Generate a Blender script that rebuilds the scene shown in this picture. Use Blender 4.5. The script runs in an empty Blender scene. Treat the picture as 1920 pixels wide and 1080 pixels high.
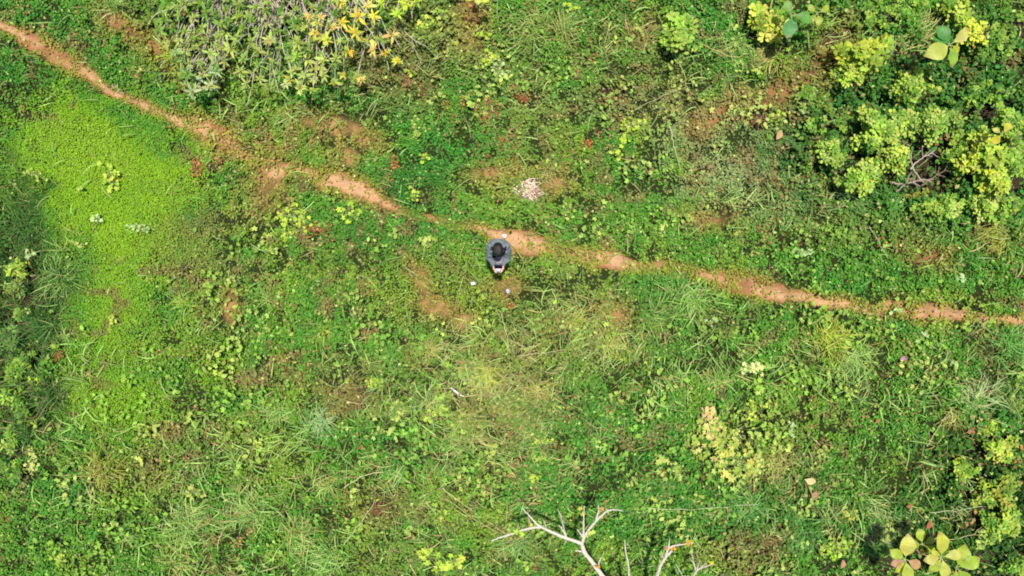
import bpy, math, random
import numpy as np
from mathutils import Vector, Matrix, Euler

# ------------------------------------------------------------------ camera, world, sun, exposure
SC = bpy.context.scene
CAM_H = 14.0          # drone height above the ground, metres
PPM = 96.0            # photo pixels per metre on the ground
cd = bpy.data.cameras.new('camera'); cam = bpy.data.objects.new('camera', cd)
SC.collection.objects.link(cam)
cam.location = (0, 0, CAM_H); cam.rotation_euler = (0, 0, 0)
cd.sensor_width = 36.0; cd.lens = 36.0 * CAM_H / 20.0
cd.clip_start = 0.1; cd.clip_end = 2000
SC.camera = cam
SUN_EL, SUN_AZ = 83.0, 15.0   # azimuth measured from +Y (top of the picture) towards +X
w = bpy.data.worlds.new('World'); SC.world = w; w.use_nodes = True
nt = w.node_tree; bg = nt.nodes['Background']
sky = nt.nodes.new('ShaderNodeTexSky'); sky.sky_type = 'NISHITA'; sky.sun_disc = False
sky.sun_elevation = math.radians(SUN_EL); sky.sun_rotation = math.radians(SUN_AZ)
nt.links.new(sky.outputs[0], bg.inputs[0]); bg.inputs[1].default_value = 0.085
sd = bpy.data.lights.new('sun', 'SUN'); so = bpy.data.objects.new('sun', sd)
SC.collection.objects.link(so)
sd.energy = 4.6; sd.angle = math.radians(2.5); sd.color = (1.0, 0.95, 0.87)
so.rotation_euler = (math.radians(90 - SUN_EL), 0, math.radians(180 - SUN_AZ) + 0.0)
_d = Vector((math.sin(math.radians(SUN_AZ)) * math.cos(math.radians(SUN_EL)),
             math.cos(math.radians(SUN_AZ)) * math.cos(math.radians(SUN_EL)), math.sin(math.radians(SUN_EL))))
so.rotation_euler = _d.to_track_quat('Z', 'Y').to_euler()
so.location = _d * 30
SC.view_settings.view_transform = 'Standard'; SC.view_settings.look = 'None'
SC.view_settings.gamma = 1.0; SC.view_settings.exposure = 0.58
SC.cycles.filter_width = 1.9

rng = np.random.default_rng(11); random.seed(5)
COL = SC.collection
PI = math.pi

# ------------------------------------------------------------------ helpers
def lin(c):
    c = np.asarray(c, float) / 255.0
    return np.where(c <= 0.04045, c / 12.92, ((c + 0.055) / 1.055) ** 2.4)
def G(px, py, h=0.0):
    """point at height h that the photo shows at pixel px, py"""
    s = (CAM_H - h) / CAM_H / PPM
    return (px - 960.0) * s, (540.0 - py) * s
_tab = np.random.default_rng(3).random((16, 256, 256))
def noise(x, y, scale, seed=0):
    x = np.asarray(x) / scale + 37.3 * seed + 1000; y = np.asarray(y) / scale + 11.7 * seed + 1000
    xi = np.floor(x).astype(int); yi = np.floor(y).astype(int)
    fx = x - xi; fy = y - yi; fx = fx * fx * (3 - 2 * fx); fy = fy * fy * (3 - 2 * fy)
    t = _tab[seed % 16]; a = xi % 256; b = yi % 256; a1 = (a + 1) % 256; b1 = (b + 1) % 256
    return (t[a, b] * (1 - fx) + t[a1, b] * fx) * (1 - fy) + (t[a, b1] * (1 - fx) + t[a1, b1] * fx) * fy
def sstep(a, b, v):
    t = np.clip((v - a) / (b - a), 0, 1); return t * t * (3 - 2 * t)
def blob(x, y, b, edge=0.35, seed=1):
    """soft noisy ellipse given in photo pixels on the ground: (px,py,rx,ry,deg)"""
    cx, cy = G(b[0], b[1]); rx, ry = b[2] / PPM, b[3] / PPM; a = -math.radians(b[4] if len(b) > 4 else 0)
    dx, dy = x - cx, y - cy
    u = (dx * math.cos(a) + dy * math.sin(a)) / rx; v = (-dx * math.sin(a) + dy * math.cos(a)) / ry
    d = np.sqrt(u * u + v * v) + (noise(x, y, 0.35, seed) - 0.5) * 0.7 + (noise(x, y, 0.1, seed + 1) - 0.5) * 0.5
    return 1 - sstep(1 - edge, 1 + edge, d)

class MB:
    """collects geometry with one colour per vertex; build() links it as one mesh object"""
    def __init__(s): s.v = []; s.f = []; s.c = []; s.n = 0
    def add(s, v, f, c):
        v = np.asarray(v, np.float32).reshape(-1, 3); f = np.asarray(f, np.int64)
        c = np.asarray(c, np.float32)
        if c.ndim == 1: c = np.broadcast_to(c, (len(v), 3))
        s.v.append(v); s.f.append(f + s.n); s.c.append(c); s.n += len(v)
        return s
    def build(s, name, m, parent=None, smooth=False, loc=None):
        me = bpy.data.meshes.new(name)
        v = np.concatenate(s.v); c = np.concatenate(s.c)
        if loc is not None: v = v - np.asarray(loc, np.float32)
        me.vertices.add(len(v)); me.vertices.foreach_set('co', v.ravel())
        idx = np.concatenate([a.ravel() for a in s.f]).astype(np.int32)
        cnt = np.concatenate([np.full(len(a), a.shape[1]) for a in s.f]).astype(np.int32)
        st = np.concatenate([[0], np.cumsum(cnt)[:-1]]).astype(np.int32)
        me.loops.add(len(idx)); me.loops.foreach_set('vertex_index', idx)
        me.polygons.add(len(cnt)); me.polygons.foreach_set('loop_start', st)
        me.polygons.foreach_set('use_smooth', np.full(len(cnt), smooth))
        me.update(calc_edges=True)
        at = me.color_attributes.new('Col', 'FLOAT_COLOR', 'POINT')
        at.data.foreach_set('color', np.concatenate([c, np.ones((len(c), 1), np.float32)], 1).ravel())
        me.materials.append(m)
        o = bpy.data.objects.new(name, me); COL.objects.link(o)
        if loc is not None and parent is None: o.location = loc
        if parent is not None: o.parent = parent
        return o

def tag(o, label=None, cat=None, group=None, kind=None):
    if label: o['label'] = label
    if cat: o['category'] = cat
    if group: o['group'] = group
    if kind: o['kind'] = kind
    return o
def empty(name, loc, rz=0):
    o = bpy.data.objects.new(name, None); COL.objects.link(o); o.location = loc
    o.rotation_euler = (0, 0, rz); o.empty_display_size = 0.1; return o

# ---- leaf outlines: x along the leaf, y across, z up.  (verts, faces)
def leaf_tpl(outline, bend=0.12, fold=0.10):
    """outline: list of (t, halfwidth); gives a leaf with a midrib fold and a bend"""
    v = []; f = []
    for t, hw in outline:
        z = -bend * t * t * 1.0 + bend * 0.6 * t
        if hw < 1e-4: v.append(('p', t, 0, z))
        else: v.append(('r', t, hw, z))
    vs = []; rows = []
    for k, t, hw, z in v:
        if k == 'p': rows.append([len(vs)]); vs.append((t, 0, z))
        else:
            i = len(vs); vs += [(t, -hw, z + fold * hw), (t, 0, z), (t, hw, z + fold * hw)]; rows.append([i, i + 1, i + 2])
    tri = []
    for a, b in zip(rows[:-1], rows[1:]):
        if len(a) == 1 and len(b) == 3: tri += [(a[0], b[0], b[1]), (a[0], b[1], b[2])]
        elif len(a) == 3 and len(b) == 1: tri += [(a[0], b[0], a[1]), (a[1], b[0], a[2])]
        elif len(a) == 3 and len(b) == 3:
            tri += [(a[0], b[0], b[1]), (a[0], b[1], a[1]), (a[1], b[1], b[2]), (a[1], b[2], a[2])]
    return np.array(vs, float), np.array(tri)
DIAMOND = (np.array([(0, 0, 0), (.5, -.33, .07), (1, 0, 0), (.5, .33, .07)], float), np.array([(0, 1, 2), (0, 2, 3)]))
OVATE = leaf_tpl([(0, 0), (.12, .10), (.35, .27), (.62, .25), (.86, .12), (1, 0)], .15, .25)
OBOV = leaf_tpl([(0, 0), (.25, .10), (.55, .23), (.80, .24), (.95, .12), (1.0, 0)], .18, .3)
LANCE = leaf_tpl([(0, 0), (.15, .07), (.4, .125), (.7, .10), (1, 0)], .35, .25)
BIG = leaf_tpl([(0, .008), (.08, .03), (.2, .13), (.35, .24), (.5, .285), (.65, .27), (.8, .2), (.92, .10), (1, 0)], .22, .28)
def lobed_tpl(n=5, deep=0.5):
    vs = [(0.42, 0, .05)]; k = n * 4
    for i in range(k + 1):
        a = -PI * .86 + 2 * PI * .86 * i / k
        r = 0.52 * (1 - deep * 0.5 * (1 + math.cos(2 * PI * i / 4.0)) * 0.75) * (1.0 + .12 * math.cos(a))
        vs.append((0.42 + r * math.cos(a), r * math.sin(a), -.05 * r + .04 * math.cos(i * 1.7)))
    f = [(0, i + 1, i + 2) for i in range(k)]
    return np.array(vs, float), np.array(f)
LOBED = lobed_tpl()

def rot(yaw, pitch, roll):
    """Rz(yaw) Ry(-pitch) Rx(roll) for arrays -> (N,3,3)"""
    yaw, pitch, roll = np.broadcast_arrays(yaw, pitch, roll)
    cy, sy, cp, sp, cr, sr = np.cos(yaw), np.sin(yaw), np.cos(pitch), np.sin(pitch), np.cos(roll), np.sin(roll)
    R = np.empty(yaw.shape + (3, 3))
    R[..., 0, 0] = cy * cp; R[..., 0, 1] = -sy * cr - cy * sp * sr * 1.0; R[..., 0, 2] = sy * sr - cy * sp * cr
    R[..., 1, 0] = sy * cp; R[..., 1, 1] = cy * cr - sy * sp * sr; R[..., 1, 2] = -cy * sr - sy * sp * cr
    R[..., 2, 0] = sp; R[..., 2, 1] = cp * sr; R[..., 2, 2] = cp * cr
    return R
def stamp(mb, tpl, pos, yaw, pitch, roll, size, col, wid=1.0):
    v, f = tpl; pos = np.asarray(pos, float); N = len(pos)
    if N == 0: return
    R = rot(yaw, pitch, roll); size = np.broadcast_to(size, (N,)); wid = np.broadcast_to(wid, (N,))
    vv = v[None] * size[:, None, None] * np.stack([np.ones(N), wid, np.ones(N)], 1)[:, None, :]
    out = np.einsum('nij,nkj->nki', R, vv) + pos[:, None, :]
    fo = f[None] + (np.arange(N) * len(v))[:, None, None]
    c = np.repeat(np.broadcast_to(col, (N, 3)), len(v), 0)
    mb.add(out.reshape(-1, 3), fo.reshape(-1, f.shape[1]), c)
def blades(mb, pos, yaw, length, width, el0, droop, curl, col, seg=4, tipcol=None):
    """curved grass blades, each a tapering strip slightly folded by its own twist"""
    N = len(pos)
    if N == 0: return
    t = np.linspace(0, 1, seg + 1)
    el = el0[:, None] - droop[:, None] * t[None] ** 1.2
    yw = yaw[:, None] + curl[:, None] * t[None]
    step = (length / seg)[:, None]
    d = np.stack([np.cos(el) * np.cos(yw), np.cos(el) * np.sin(yw), np.sin(el)], -1) * step[..., None]
    p = np.concatenate([np.zeros((N, 1, 3)), np.cumsum(d[:, :-1], 1)], 1) + np.asarray(pos)[:, None, :]
    wv = width[:, None] * (1 - t[None] ** 2.2) * 0.5 + 0.0006
    tw = rng.normal(0, .5, N)[:, None]
    side = np.stack([-np.sin(yw) * np.cos(tw), np.cos(yw) * np.cos(tw), np.sin(tw) * np.ones_like(yw)], -1)
    a = p + side * wv[..., None]; b = p - side * wv[..., None]
    v = np.stack([a, b], 2).reshape(N, -1, 3); k = 2 * (seg + 1)
    f1 = np.array([(2 * i, 2 * i + 1, 2 * i + 3, 2 * i + 2) for i in range(seg)])
    fo = f1[None] + (np.arange(N) * k)[:, None, None]
    c = np.broadcast_to(np.asarray(col), (N, 3))[:, None, :]
    if tipcol is not None:
        tc = np.broadcast_to(tipcol, (N, 3))[:, None, :]; tt = (t ** 1.5)[None, :, None]
        c = c * (1 - tt) + tc * tt
        c = np.repeat(c, 2, 1).reshape(-1, 3)
    else: c = np.repeat(c, k, 1).reshape(-1, 3)
    mb.add(v.reshape(-1, 3), fo.reshape(-1, 4), c)
def tube(mb, pts, rad, col, sides=6):
    pts = np.asarray(pts, float); n = len(pts); rad = np.broadcast_to(rad, (n,))
    tg = np.gradient(pts, axis=0); tg /= np.linalg.norm(tg, axis=1)[:, None] + 1e-9
    up = np.array([0.13, 0.21, 1.0]); up = np.where(np.abs(tg @ (up / np.linalg.norm(up)))[:, None] > .95, np.array([1.0, .1, 0]), up)
    s1 = np.cross(tg, up); s1 /= np.linalg.norm(s1, axis=1)[:, None] + 1e-9; s2 = np.cross(s1, tg)
    a = np.linspace(0, 2 * PI, sides, endpoint=False)
    ring = pts[:, None] + rad[:, None, None] * (np.cos(a)[None, :, None] * s1[:, None] + np.sin(a)[None, :, None] * s2[:, None])
    f = [(i * sides + j, i * sides + (j + 1) % sides, (i + 1) * sides + (j + 1) % sides, (i + 1) * sides + j)
         for i in range(n - 1) for j in range(sides)]
    mb.add(ring.reshape(-1, 3), f, col)
    v0 = np.vstack([ring[0], ring[-1]]); 
    mb.add(v0, [tuple(range(sides))[::-1]], np.repeat([np.asarray(col, float)], 2 * sides, 0))
    mb.f.append(np.array([tuple(range(sides, 2 * sides))]) + mb.n - 2 * sides)
def curve(p0, p1, sag=0.1, wob=0.03, n=7):
    p0, p1 = np.array(p0, float), np.array(p1, float); t = np.linspace(0, 1, n)[:, None]
    L = np.linalg.norm(p1 - p0); p = p0 * (1 - t) + p1 * t
    p[:, 2] += sag * L * 4 * (t * (1 - t))[:, 0]
    w_ = rng.normal(0, wob * L, (n, 3)); w_[0] = w_[-1] = 0
    return p + w_

# ------------------------------------------------------------------ materials
def new_mat(name):
    m = bpy.data.materials.new(name); m.use_nodes = True
    return m, m.node_tree, m.node_tree.nodes['Principled BSDF']
def attr_mat(name, rough=.5, trans=.28, spec=.35, bump=0.0, nscale=30, vary=.25, tint=(1.1, 1.05, .5)):
    m, t, b = new_mat(name); n = t.nodes; l = t.links
    at = n.new('ShaderNodeAttribute'); at.attribute_name = 'Col'
    g = n.new('ShaderNodeNewGeometry')
    nz = n.new('ShaderNodeTexNoise'); nz.inputs['Scale'].default_value = nscale; nz.inputs['Detail'].default_value = 4
    l.new(g.outputs['Position'], nz.inputs['Vector'])
    mr = n.new('ShaderNodeMapRange'); mr.inputs['To Min'].default_value = 1 - vary; mr.inputs['To Max'].default_value = 1 + vary
    l.new(nz.outputs[0], mr.inputs['Value'])
    mx = n.new('ShaderNodeVectorMath'); mx.operation = 'SCALE'
    l.new(at.outputs['Color'], mx.inputs[0]); l.new(mr.outputs[0], mx.inputs['Scale'])
    l.new(mx.outputs[0], b.inputs['Base Color'])
    b.inputs['Roughness'].default_value = rough; b.inputs['Specular IOR Level'].default_value = spec
    if bump:
        bp = n.new('ShaderNodeBump'); bp.inputs['Strength'].default_value = bump; bp.inputs['Distance'].default_value = .01
        l.new(nz.outputs[0], bp.inputs['Height']); l.new(bp.outputs[0], b.inputs['Normal'])
    if trans > 0:
        tr = n.new('ShaderNodeBsdfTranslucent'); ms = n.new('ShaderNodeMixShader'); ms.inputs[0].default_value = trans
        tv = n.new('ShaderNodeVectorMath'); tv.operation = 'MULTIPLY'; tv.inputs[1].default_value = tint
        l.new(mx.outputs[0], tv.inputs[0]); l.new(tv.outputs[0], tr.inputs[0])
        out = n['Material Output']; l.new(b.outputs[0], ms.inputs[1]); l.new(tr.outputs[0], ms.inputs[2]); l.new(ms.outputs[0], out.inputs[0])
    return m
M_LEAF = attr_mat('leaf', .6, .3, .15)
M_GLOSSY = attr_mat('glossy_leaf', .48, .3, .25, nscale=45, vary=.22)
M_GRASS = attr_mat('grass', .6, .3, .18, tint=(1.05, 1.05, .7))
M_DRY = attr_mat('dry_leaf', .8, .15, .15, tint=(1, .9, .7))
M_WOOD = attr_mat('bark', .85, 0, .2, .6, 90, .35)
M_SOIL = attr_mat('soil', .95, 0, .1, .5, 22, .30)
M_PLAIN = attr_mat('painted', .5, 0, .4, 0, 60, .08)
M_CLOTH = attr_mat('cloth', .9, 0, .12, .5, 45, .18)
M_SKIN = attr_mat('skin', .55, 0, .35, 0, 60, .07)
M_HAIR = attr_mat('hair', .42, 0, .5, .6, 220, .4)
M_SCREEN = attr_mat('screen', .12, 0, .5, 0, 20, .02)

# ------------------------------------------------------------------ the fields that say what grows where
PATH = [(-400, -140, 12, .9), (-40, 30, 9, .6), (15, 52, 9, .8), (60, 75, 15, 1), (110, 108, 15, 1), (160, 136, 15, 1), (205, 166, 9, .95),
        (240, 182, 9, .95), (275, 200, 13, 1), (310, 218, 8, .8), (345, 230, 14, .85), (380, 240, 22, 1), (422, 262, 22, 1),
        (440, 276, 12, .8), (462, 290, 9, .75), (485, 305, 9, .15), (510, 322, 20, .8), (540, 318, 10, .55), (572, 320, 10, .75),
        (610, 332, 20, 1), (650, 350, 21, 1), (695, 369, 20, 1), (730, 386, 11, .7), (760, 396, 8, .08), (865, 423, 7, .12),
        (895, 430, 8, .9), (940, 442, 14, 1), (985, 455, 24, 1), (1020, 463, 17, .9), (1045, 470, 11, .35), (1080, 475, 14, .6),
        (1120, 485, 16, .85), (1170, 495, 13, .85), (1210, 502, 11, .5), (1270, 508, 10, .35), (1330, 520, 14, .7), (1370, 533, 19, 1),
        (1420, 541, 18, 1), (1460, 548, 15, .95), (1475, 550, 10, .3), (1510, 553, 12, .85), (1560, 563, 15, .95),
        (1610, 572, 13, .75), (1650, 578, 11, .4), (1690, 578, 12, .85), (1740, 585, 16, 1), (1800, 592, 15, 1), (1830, 598, 10, .35),
        (1870, 602, 9, .75), (1960, 610, 12, .9), (2400, 640, 14, .9)]
_pw = np.array([G(p[0], p[1]) + (p[2] * (.8 if p[3] > .5 else .9) / PPM, p[3]) for p in PATH])
def path_dist(x, y):
    """distance over half width (noisy) and bareness along the path"""
    x = np.asarray(x, float); y = np.asarray(y, float)
    best = np.full(x.shape, 1e9); bare = np.zeros(x.shape)
    raw = np.full(x.shape, 1e9)
    jx = (noise(x, y, .45, 4) - .5) * .10; jy = (noise(x, y, .45, 5) - .5) * .14
    for a, b in zip(_pw[:-1], _pw[1:]):
        d = b[:2] - a[:2]; L2 = d @ d
        t = np.clip(((x + jx - a[0]) * d[0] + (y + jy - a[1]) * d[1]) / L2, 0, 1)
        dist = np.hypot(x + jx - a[0] - t * d[0], y + jy - a[1] - t * d[1])
        hw = a[2] * (1 - t) + b[2] * t
        q = dist / hw; m = q < best
        best = np.where(m, q, best); raw = np.where(m, dist, raw); bare = np.where(m, a[3] * (1 - t) + b[3] * t, bare)
    return best, bare, raw
BARE = [(510, 332, 25, 24), (292, 84, 42, 14, 38), (225, 45, 28, 9, 40), (630, 235, 55, 9, 8), (690, 262, 22, 8, 20), (928, 322, 36, 9, -6),
        (1040, 345, 20, 9), (792, 532, 8, 18, -18), (812, 575, 26, 7, 18), (866, 602, 14, 10), (1325, 410, 28, 9, 12), (886, 40, 15, 34),
        (1478, 168, 55, 14, -32), (1562, 72, 24, 14, -35), (1345, 214, 36, 12, -35), (1735, 482, 22, 10), (945, 537, 20, 8),
        (650, 292, 16, 9), (1160, 590, 14, 8), (430, 580, 10, 18), (1850, 440, 20, 8)]
BARE = [(k[0], k[1], k[2] * 1.15 + 2, k[3] * 1.2 + 3) + tuple(k[4:]) for k in BARE]
def bare_at(x, y):
    q, b, _ = path_dist(x, y)
    q = q + (noise(x, y, .12, 6) - .5) * .5 + (noise(x, y, .3, 8) - .5) * .5
    m = b * (1 - sstep(.5, 1.7, q)) * (.6 + .4 * sstep(.2, .5, noise(x, y, .22, 9)))
    for k in BARE: m = np.maximum(m, .9 * blob(x, y, k, .6, 3) * (.55 + .45 * sstep(.3, .6, noise(x, y, .11, 9))))
    return m
C = dict(green=(88, 140, 48), lime=(132, 174, 34), emer=(58, 130, 46), olive=(126, 136, 66), grey=(150, 156, 106), brown=(132, 110, 74),
         rust=(146, 106, 72), dark=(40, 70, 28), deep=(56, 106, 42), yel=(138, 160, 54), straw=(164, 158, 100))  # dark: shade in the gaps between plants, put into the leaf colour
CB = [  # colour blobs: px,py,rx,ry,deg, colour, strength
    ((240, 900, 500, 300), 'green', .3), ((60, 60, 160, 50, 20), 'emer', .6), ((110, 180, 190, 40, 28), 'emer', .8), ((190, 200, 120, 40, 30), 'emer', .5),
    ((150, 270, 150, 70, 15), 'lime', .75), ((165, 340, 185, 140, 25), 'lime', .8), ((110, 250, 40, 30), 'olive', .3), ((260, 400, 50, 20, 40), 'green', .5), ((120, 400, 60, 14, -10), 'emer', .4), ((185, 300, 80, 60, 20), 'yel', .35), ((200, 450, 70, 40, 20), 'yel', .3), ((230, 450, 110, 70, 10), 'lime', .7), ((100, 330, 90, 100), 'lime', .5),
    ((350, 480, 90, 60), 'olive', .5), ((390, 420, 70, 25), 'brown', .45), ((430, 540, 60, 80), 'olive', .5),
    ((160, 520, 40, 80, 0), 'emer', .6), ((60, 430, 40, 60), 'emer', .7), ((230, 560, 90, 90), 'lime', .5), ((180, 690, 90, 100), 'lime', .4), ((230, 770, 90, 60), 'lime', .55), ((420, 690, 40, 50), 'lime', .7),
    ((470, 705, 45, 30), 'brown', .5), ((650, 740, 70, 45), 'rust', .55), ((640, 690, 60, 30), 'brown', .4), ((570, 600, 140, 90), 'green', .5),
    ((25, 590, 85, 270), 'deep', .85), ((30, 600, 75, 260), 'dark', .75), ((110, 900, 120, 40), 'emer', .6), ((50, 1000, 100, 80), 'green', .5),  # deep and dark blobs paint the left edge shade into the cover
    ((270, 900, 90, 40, -25), 'yel', .5), ((290, 890, 60, 30), 'brown', .3), ((520, 860, 80, 60), 'yel', .4), ((250, 1040, 90, 40), 'emer', .5),
    ((840, 415, 110, 32, 10), 'emer', .9), ((870, 300, 140, 50), 'emer', .7), ((620, 200, 120, 60), 'emer', .5), ((760, 340, 80, 50), 'deep', .5),
    ((850, 545, 120, 80), 'yel', .55), ((720, 540, 80, 60), 'yel', .4), ((620, 470, 60, 60), 'deep', .4), ((720, 460, 70, 40), 'deep', .4),
    ((1000, 350, 120, 60), 'yel', .35), ((1050, 400, 200, 40), 'green', .5), ((1190, 560, 60, 50), 'emer', .7), ((1190, 370, 70, 50), 'emer', .5),
    ((1090, 600, 150, 80), 'olive', .65), ((960, 700, 220, 110), 'olive', .4), ((900, 800, 160, 80, 20), 'olive', .5), ((920, 740, 100, 60), 'brown', .3),
    ((1250, 680, 160, 40), 'olive', .3), ((1140, 850, 170, 120), 'emer', .55), ((760, 840, 90, 50), 'emer', .8), ((1300, 700, 100, 60), 'emer', .3),
    ((1370, 270, 150, 90, 20), 'grey', .6), ((1400, 370, 150, 60, 10), 'grey', .5), ((1200, 110, 130, 60), 'olive', .6), ((1140, 170, 50, 26), 'rust', .5),
    ((1180, 200, 80, 30), 'brown', .4), ((1290, 220, 22, 50), 'brown', .5), ((1220, 400, 170, 60), 'green', .3), ((1060, 130, 120, 70), 'green', .6),
    ((960, 90, 120, 70), 'olive', .35), ((800, 60, 90, 90), 'brown', .45), ((700, 110, 60, 60), 'brown', .4), ((760, 170, 80, 40), 'brown', .35),
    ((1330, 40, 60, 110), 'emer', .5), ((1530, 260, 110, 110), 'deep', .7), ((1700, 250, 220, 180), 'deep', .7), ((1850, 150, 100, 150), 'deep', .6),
    ((1500, 450, 180, 40), 'green', .5), ((1600, 430, 200, 30), 'olive', .4), ((1480, 660, 260, 60), 'green', .5), ((1600, 650, 100, 40), 'yel', .4),
    ((1350, 610, 50, 30), 'brown', .3), ((1500, 800, 260, 110), 'green', .5), ((1480, 780, 120, 80), 'yel', .3), ((1380, 970, 160, 60), 'deep', .5),
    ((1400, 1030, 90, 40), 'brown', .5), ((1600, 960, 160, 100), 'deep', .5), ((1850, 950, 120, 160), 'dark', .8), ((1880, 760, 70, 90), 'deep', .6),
    ((710, 950, 70, 30), 'rust', .45), ((740, 1030, 100, 40), 'olive', .4), ((1220, 1030, 90, 50), 'deep', .4), ((1000, 1020, 60, 50), 'brown', .3),
    ((1100, 200, 200, 30, 8), 'grey', .2), ((990, 230, 90, 50), 'olive', .5), ((380, 820, 100, 60), 'olive', .4),
]
def cover_colour(x, y):
    c = np.broadcast_to(lin(C['green']), x.shape + (3,)).copy()
    n1 = noise(x, y, .8, 2)[..., None]; n2 = noise(x, y, .3, 7)[..., None]
    c = c * (1 - .55 * sstep(.5, .8, n1)) + lin(C['yel']) * .55 * sstep(.5, .8, n1)
    c = c * (1 - .5 * sstep(.6, .85, n2)) + lin(C['emer']) * .5 * sstep(.6, .85, n2)
    for b, k, s in CB:
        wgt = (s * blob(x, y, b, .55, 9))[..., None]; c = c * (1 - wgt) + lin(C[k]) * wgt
    n3 = noise(x, y, .2, 12)[..., None]; k = .6 * sstep(.6, .8, n3) * sstep(.4, .7, noise(x, y, 1.5, 13))[..., None]
    c = c * (1 - k) + lin(C['brown']) * k
    for b in BARE:
        k = (.45 * blob(x, y, (b[0], b[1], b[2] * 1.4 + 6, b[3] * 1.6 + 8) + tuple(b[4:]), .6, 3))[..., None]; c = c * (1 - k) + lin((164, 132, 72)) * k
    q, b_, _ = path_dist(x, y); k = (.8 * (.35 + .65 * b_) * (1 - sstep(.9, 2.4, q)))[..., None]
    return c * (1 - k) + lin((158, 146, 62)) * k
TALL = [((1730, 230, 210, 190), 1), ((30, 600, 70, 260), .9), ((1870, 930, 100, 200), .9), ((1540, 270, 60, 90), .5), ((520, 60, 230, 90), .5),
        ((780, 70, 110, 80), .5), ((1640, 60, 150, 80), .6), ((1400, 980, 260, 80), .35), ((940, 860, 300, 140), .25)]
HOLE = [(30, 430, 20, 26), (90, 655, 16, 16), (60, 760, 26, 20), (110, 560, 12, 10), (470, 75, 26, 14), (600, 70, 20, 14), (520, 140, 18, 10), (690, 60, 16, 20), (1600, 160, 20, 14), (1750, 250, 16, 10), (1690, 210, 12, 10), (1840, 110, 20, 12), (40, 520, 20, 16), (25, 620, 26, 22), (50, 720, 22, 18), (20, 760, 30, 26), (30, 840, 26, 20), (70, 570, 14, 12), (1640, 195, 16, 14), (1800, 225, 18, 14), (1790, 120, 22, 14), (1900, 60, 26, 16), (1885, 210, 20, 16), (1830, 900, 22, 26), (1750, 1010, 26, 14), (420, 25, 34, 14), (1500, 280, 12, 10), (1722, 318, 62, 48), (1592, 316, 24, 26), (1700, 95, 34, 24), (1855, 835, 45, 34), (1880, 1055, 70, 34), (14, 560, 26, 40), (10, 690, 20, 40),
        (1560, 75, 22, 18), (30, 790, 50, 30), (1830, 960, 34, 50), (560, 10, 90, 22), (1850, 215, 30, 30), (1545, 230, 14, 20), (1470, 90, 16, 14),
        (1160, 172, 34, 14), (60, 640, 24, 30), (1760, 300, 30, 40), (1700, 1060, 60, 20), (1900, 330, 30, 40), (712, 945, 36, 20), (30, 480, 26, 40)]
GRASSY = [((900, 780, 300, 190), .85), ((560, 930, 420, 150), .9), ((300, 900, 150, 60), .9), ((1150, 640, 230, 100), .8), ((1560, 680, 260, 70), .7), ((70, 560, 110, 260), 1),
          ((1450, 950, 380, 130), .7), ((1640, 60, 110, 70), .8), ((1420, 100, 90, 60), .7), ((1850, 700, 110, 100), .9), ((1080, 60, 150, 60), .6), ((1560, 380, 140, 40), .7),
          ((560, 150, 240, 80), .6), ((1850, 440, 90, 60), .6), ((380, 110, 110, 50), .5), ((1290, 570, 50, 40), .6), ((1300, 100, 60, 90), .4), ((760, 130, 100, 50), .5)]
STRAW = [((950, 720, 180, 110), .6), ((1080, 620, 160, 70), .55), ((880, 900, 180, 70), .7), ((270, 880, 110, 50, -20), .9), ((650, 740, 80, 50), .5), ((600, 960, 240, 90), .4),
         ((1470, 880, 70, 50), .8), ((1640, 50, 80, 70), .6), ((1130, 110, 110, 60), .6), ((760, 100, 100, 80), .6), ((780, 1010, 120, 60), .6), ((1570, 390, 100, 30), .6)]
def field(x, y, L, seed=5):
    m = np.zeros(x.shape)
    for b, s in L: m = np.maximum(m, s * blob(x, y, b, .5, seed))
    return m
def hole_at(x, y):
    m = np.zeros(x.shape)
    for b in HOLE: m = np.maximum(m, blob(x, y, b, .35, 4))
    return m
def Hh(x, y):
    x = np.asarray(x, float); y = np.asarray(y, float)
    q, b, raw = path_dist(x, y)
    h = (noise(x, y, 2.2, 1) - .5) * .16 + (noise(x, y, .6, 3) - .5) * .04
    h = h - .035 * (1 - sstep(.0, 1.8, q))
    ditch = sstep(-9.0, -10.4, x) * (1 - sstep(3.2, 4.2, y)) * sstep(-5, -3.6, y)
    return h - .45 * ditch
def gz(x, y): return float(Hh(np.array([x]), np.array([y]))[0])

# ------------------------------------------------------------------ ground: one sheet to the horizon, dense under the picture
def axis(lo, hi, step, far):
    a = np.arange(lo, hi + 1e-6, step); g = []; d = step; v = hi
    while v < far: d *= 1.35; v += d; g.append(v)
    g = np.array(g); return np.concatenate([(lo - (g - hi))[::-1], a, g])
gx = axis(-12.6, 12.6, .05, 600); gy = axis(-8.0, 8.0, .05, 600)
X, Y = np.meshgrid(gx, gy, indexing='ij'); Z = Hh(X, Y)
edge = sstep(12.6, 30, np.maximum(np.abs(X), np.abs(Y) + 4.6)); Z = Z * (1 - edge)
soil = lin((36, 40, 18)) * np.ones(X.shape + (1,))  # dark humus, darkened further to stand for shade between the leaves
n_ = noise(X, Y, .5, 2)[..., None]; soil = soil * (1 - .5 * n_) + lin((38, 56, 20)) * .5 * n_
bm = bare_at(X, Y)[..., None]; nn = noise(X, Y, .25, 3)[..., None]
bc = lin((140, 108, 66)) * (1 - .45 * nn) + lin((158, 126, 86)) * .45 * nn
red = np.maximum.reduce([blob(X, Y, k, .6, 2) for k in [(292, 84, 80, 60), (1478, 150, 170, 90, -30), (1325, 410, 50, 30), (886, 40, 40, 60), (1735, 482, 50, 30)]])[..., None]
bc = bc * (1 - .7 * red) + lin((126, 86, 56)) * .7 * red
soil = soil * (1 - bm) + bc * bm
hm = hole_at(X, Y)[..., None] * .85; soil = soil * (1 - hm) + lin((52, 40, 34)) * hm
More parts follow.
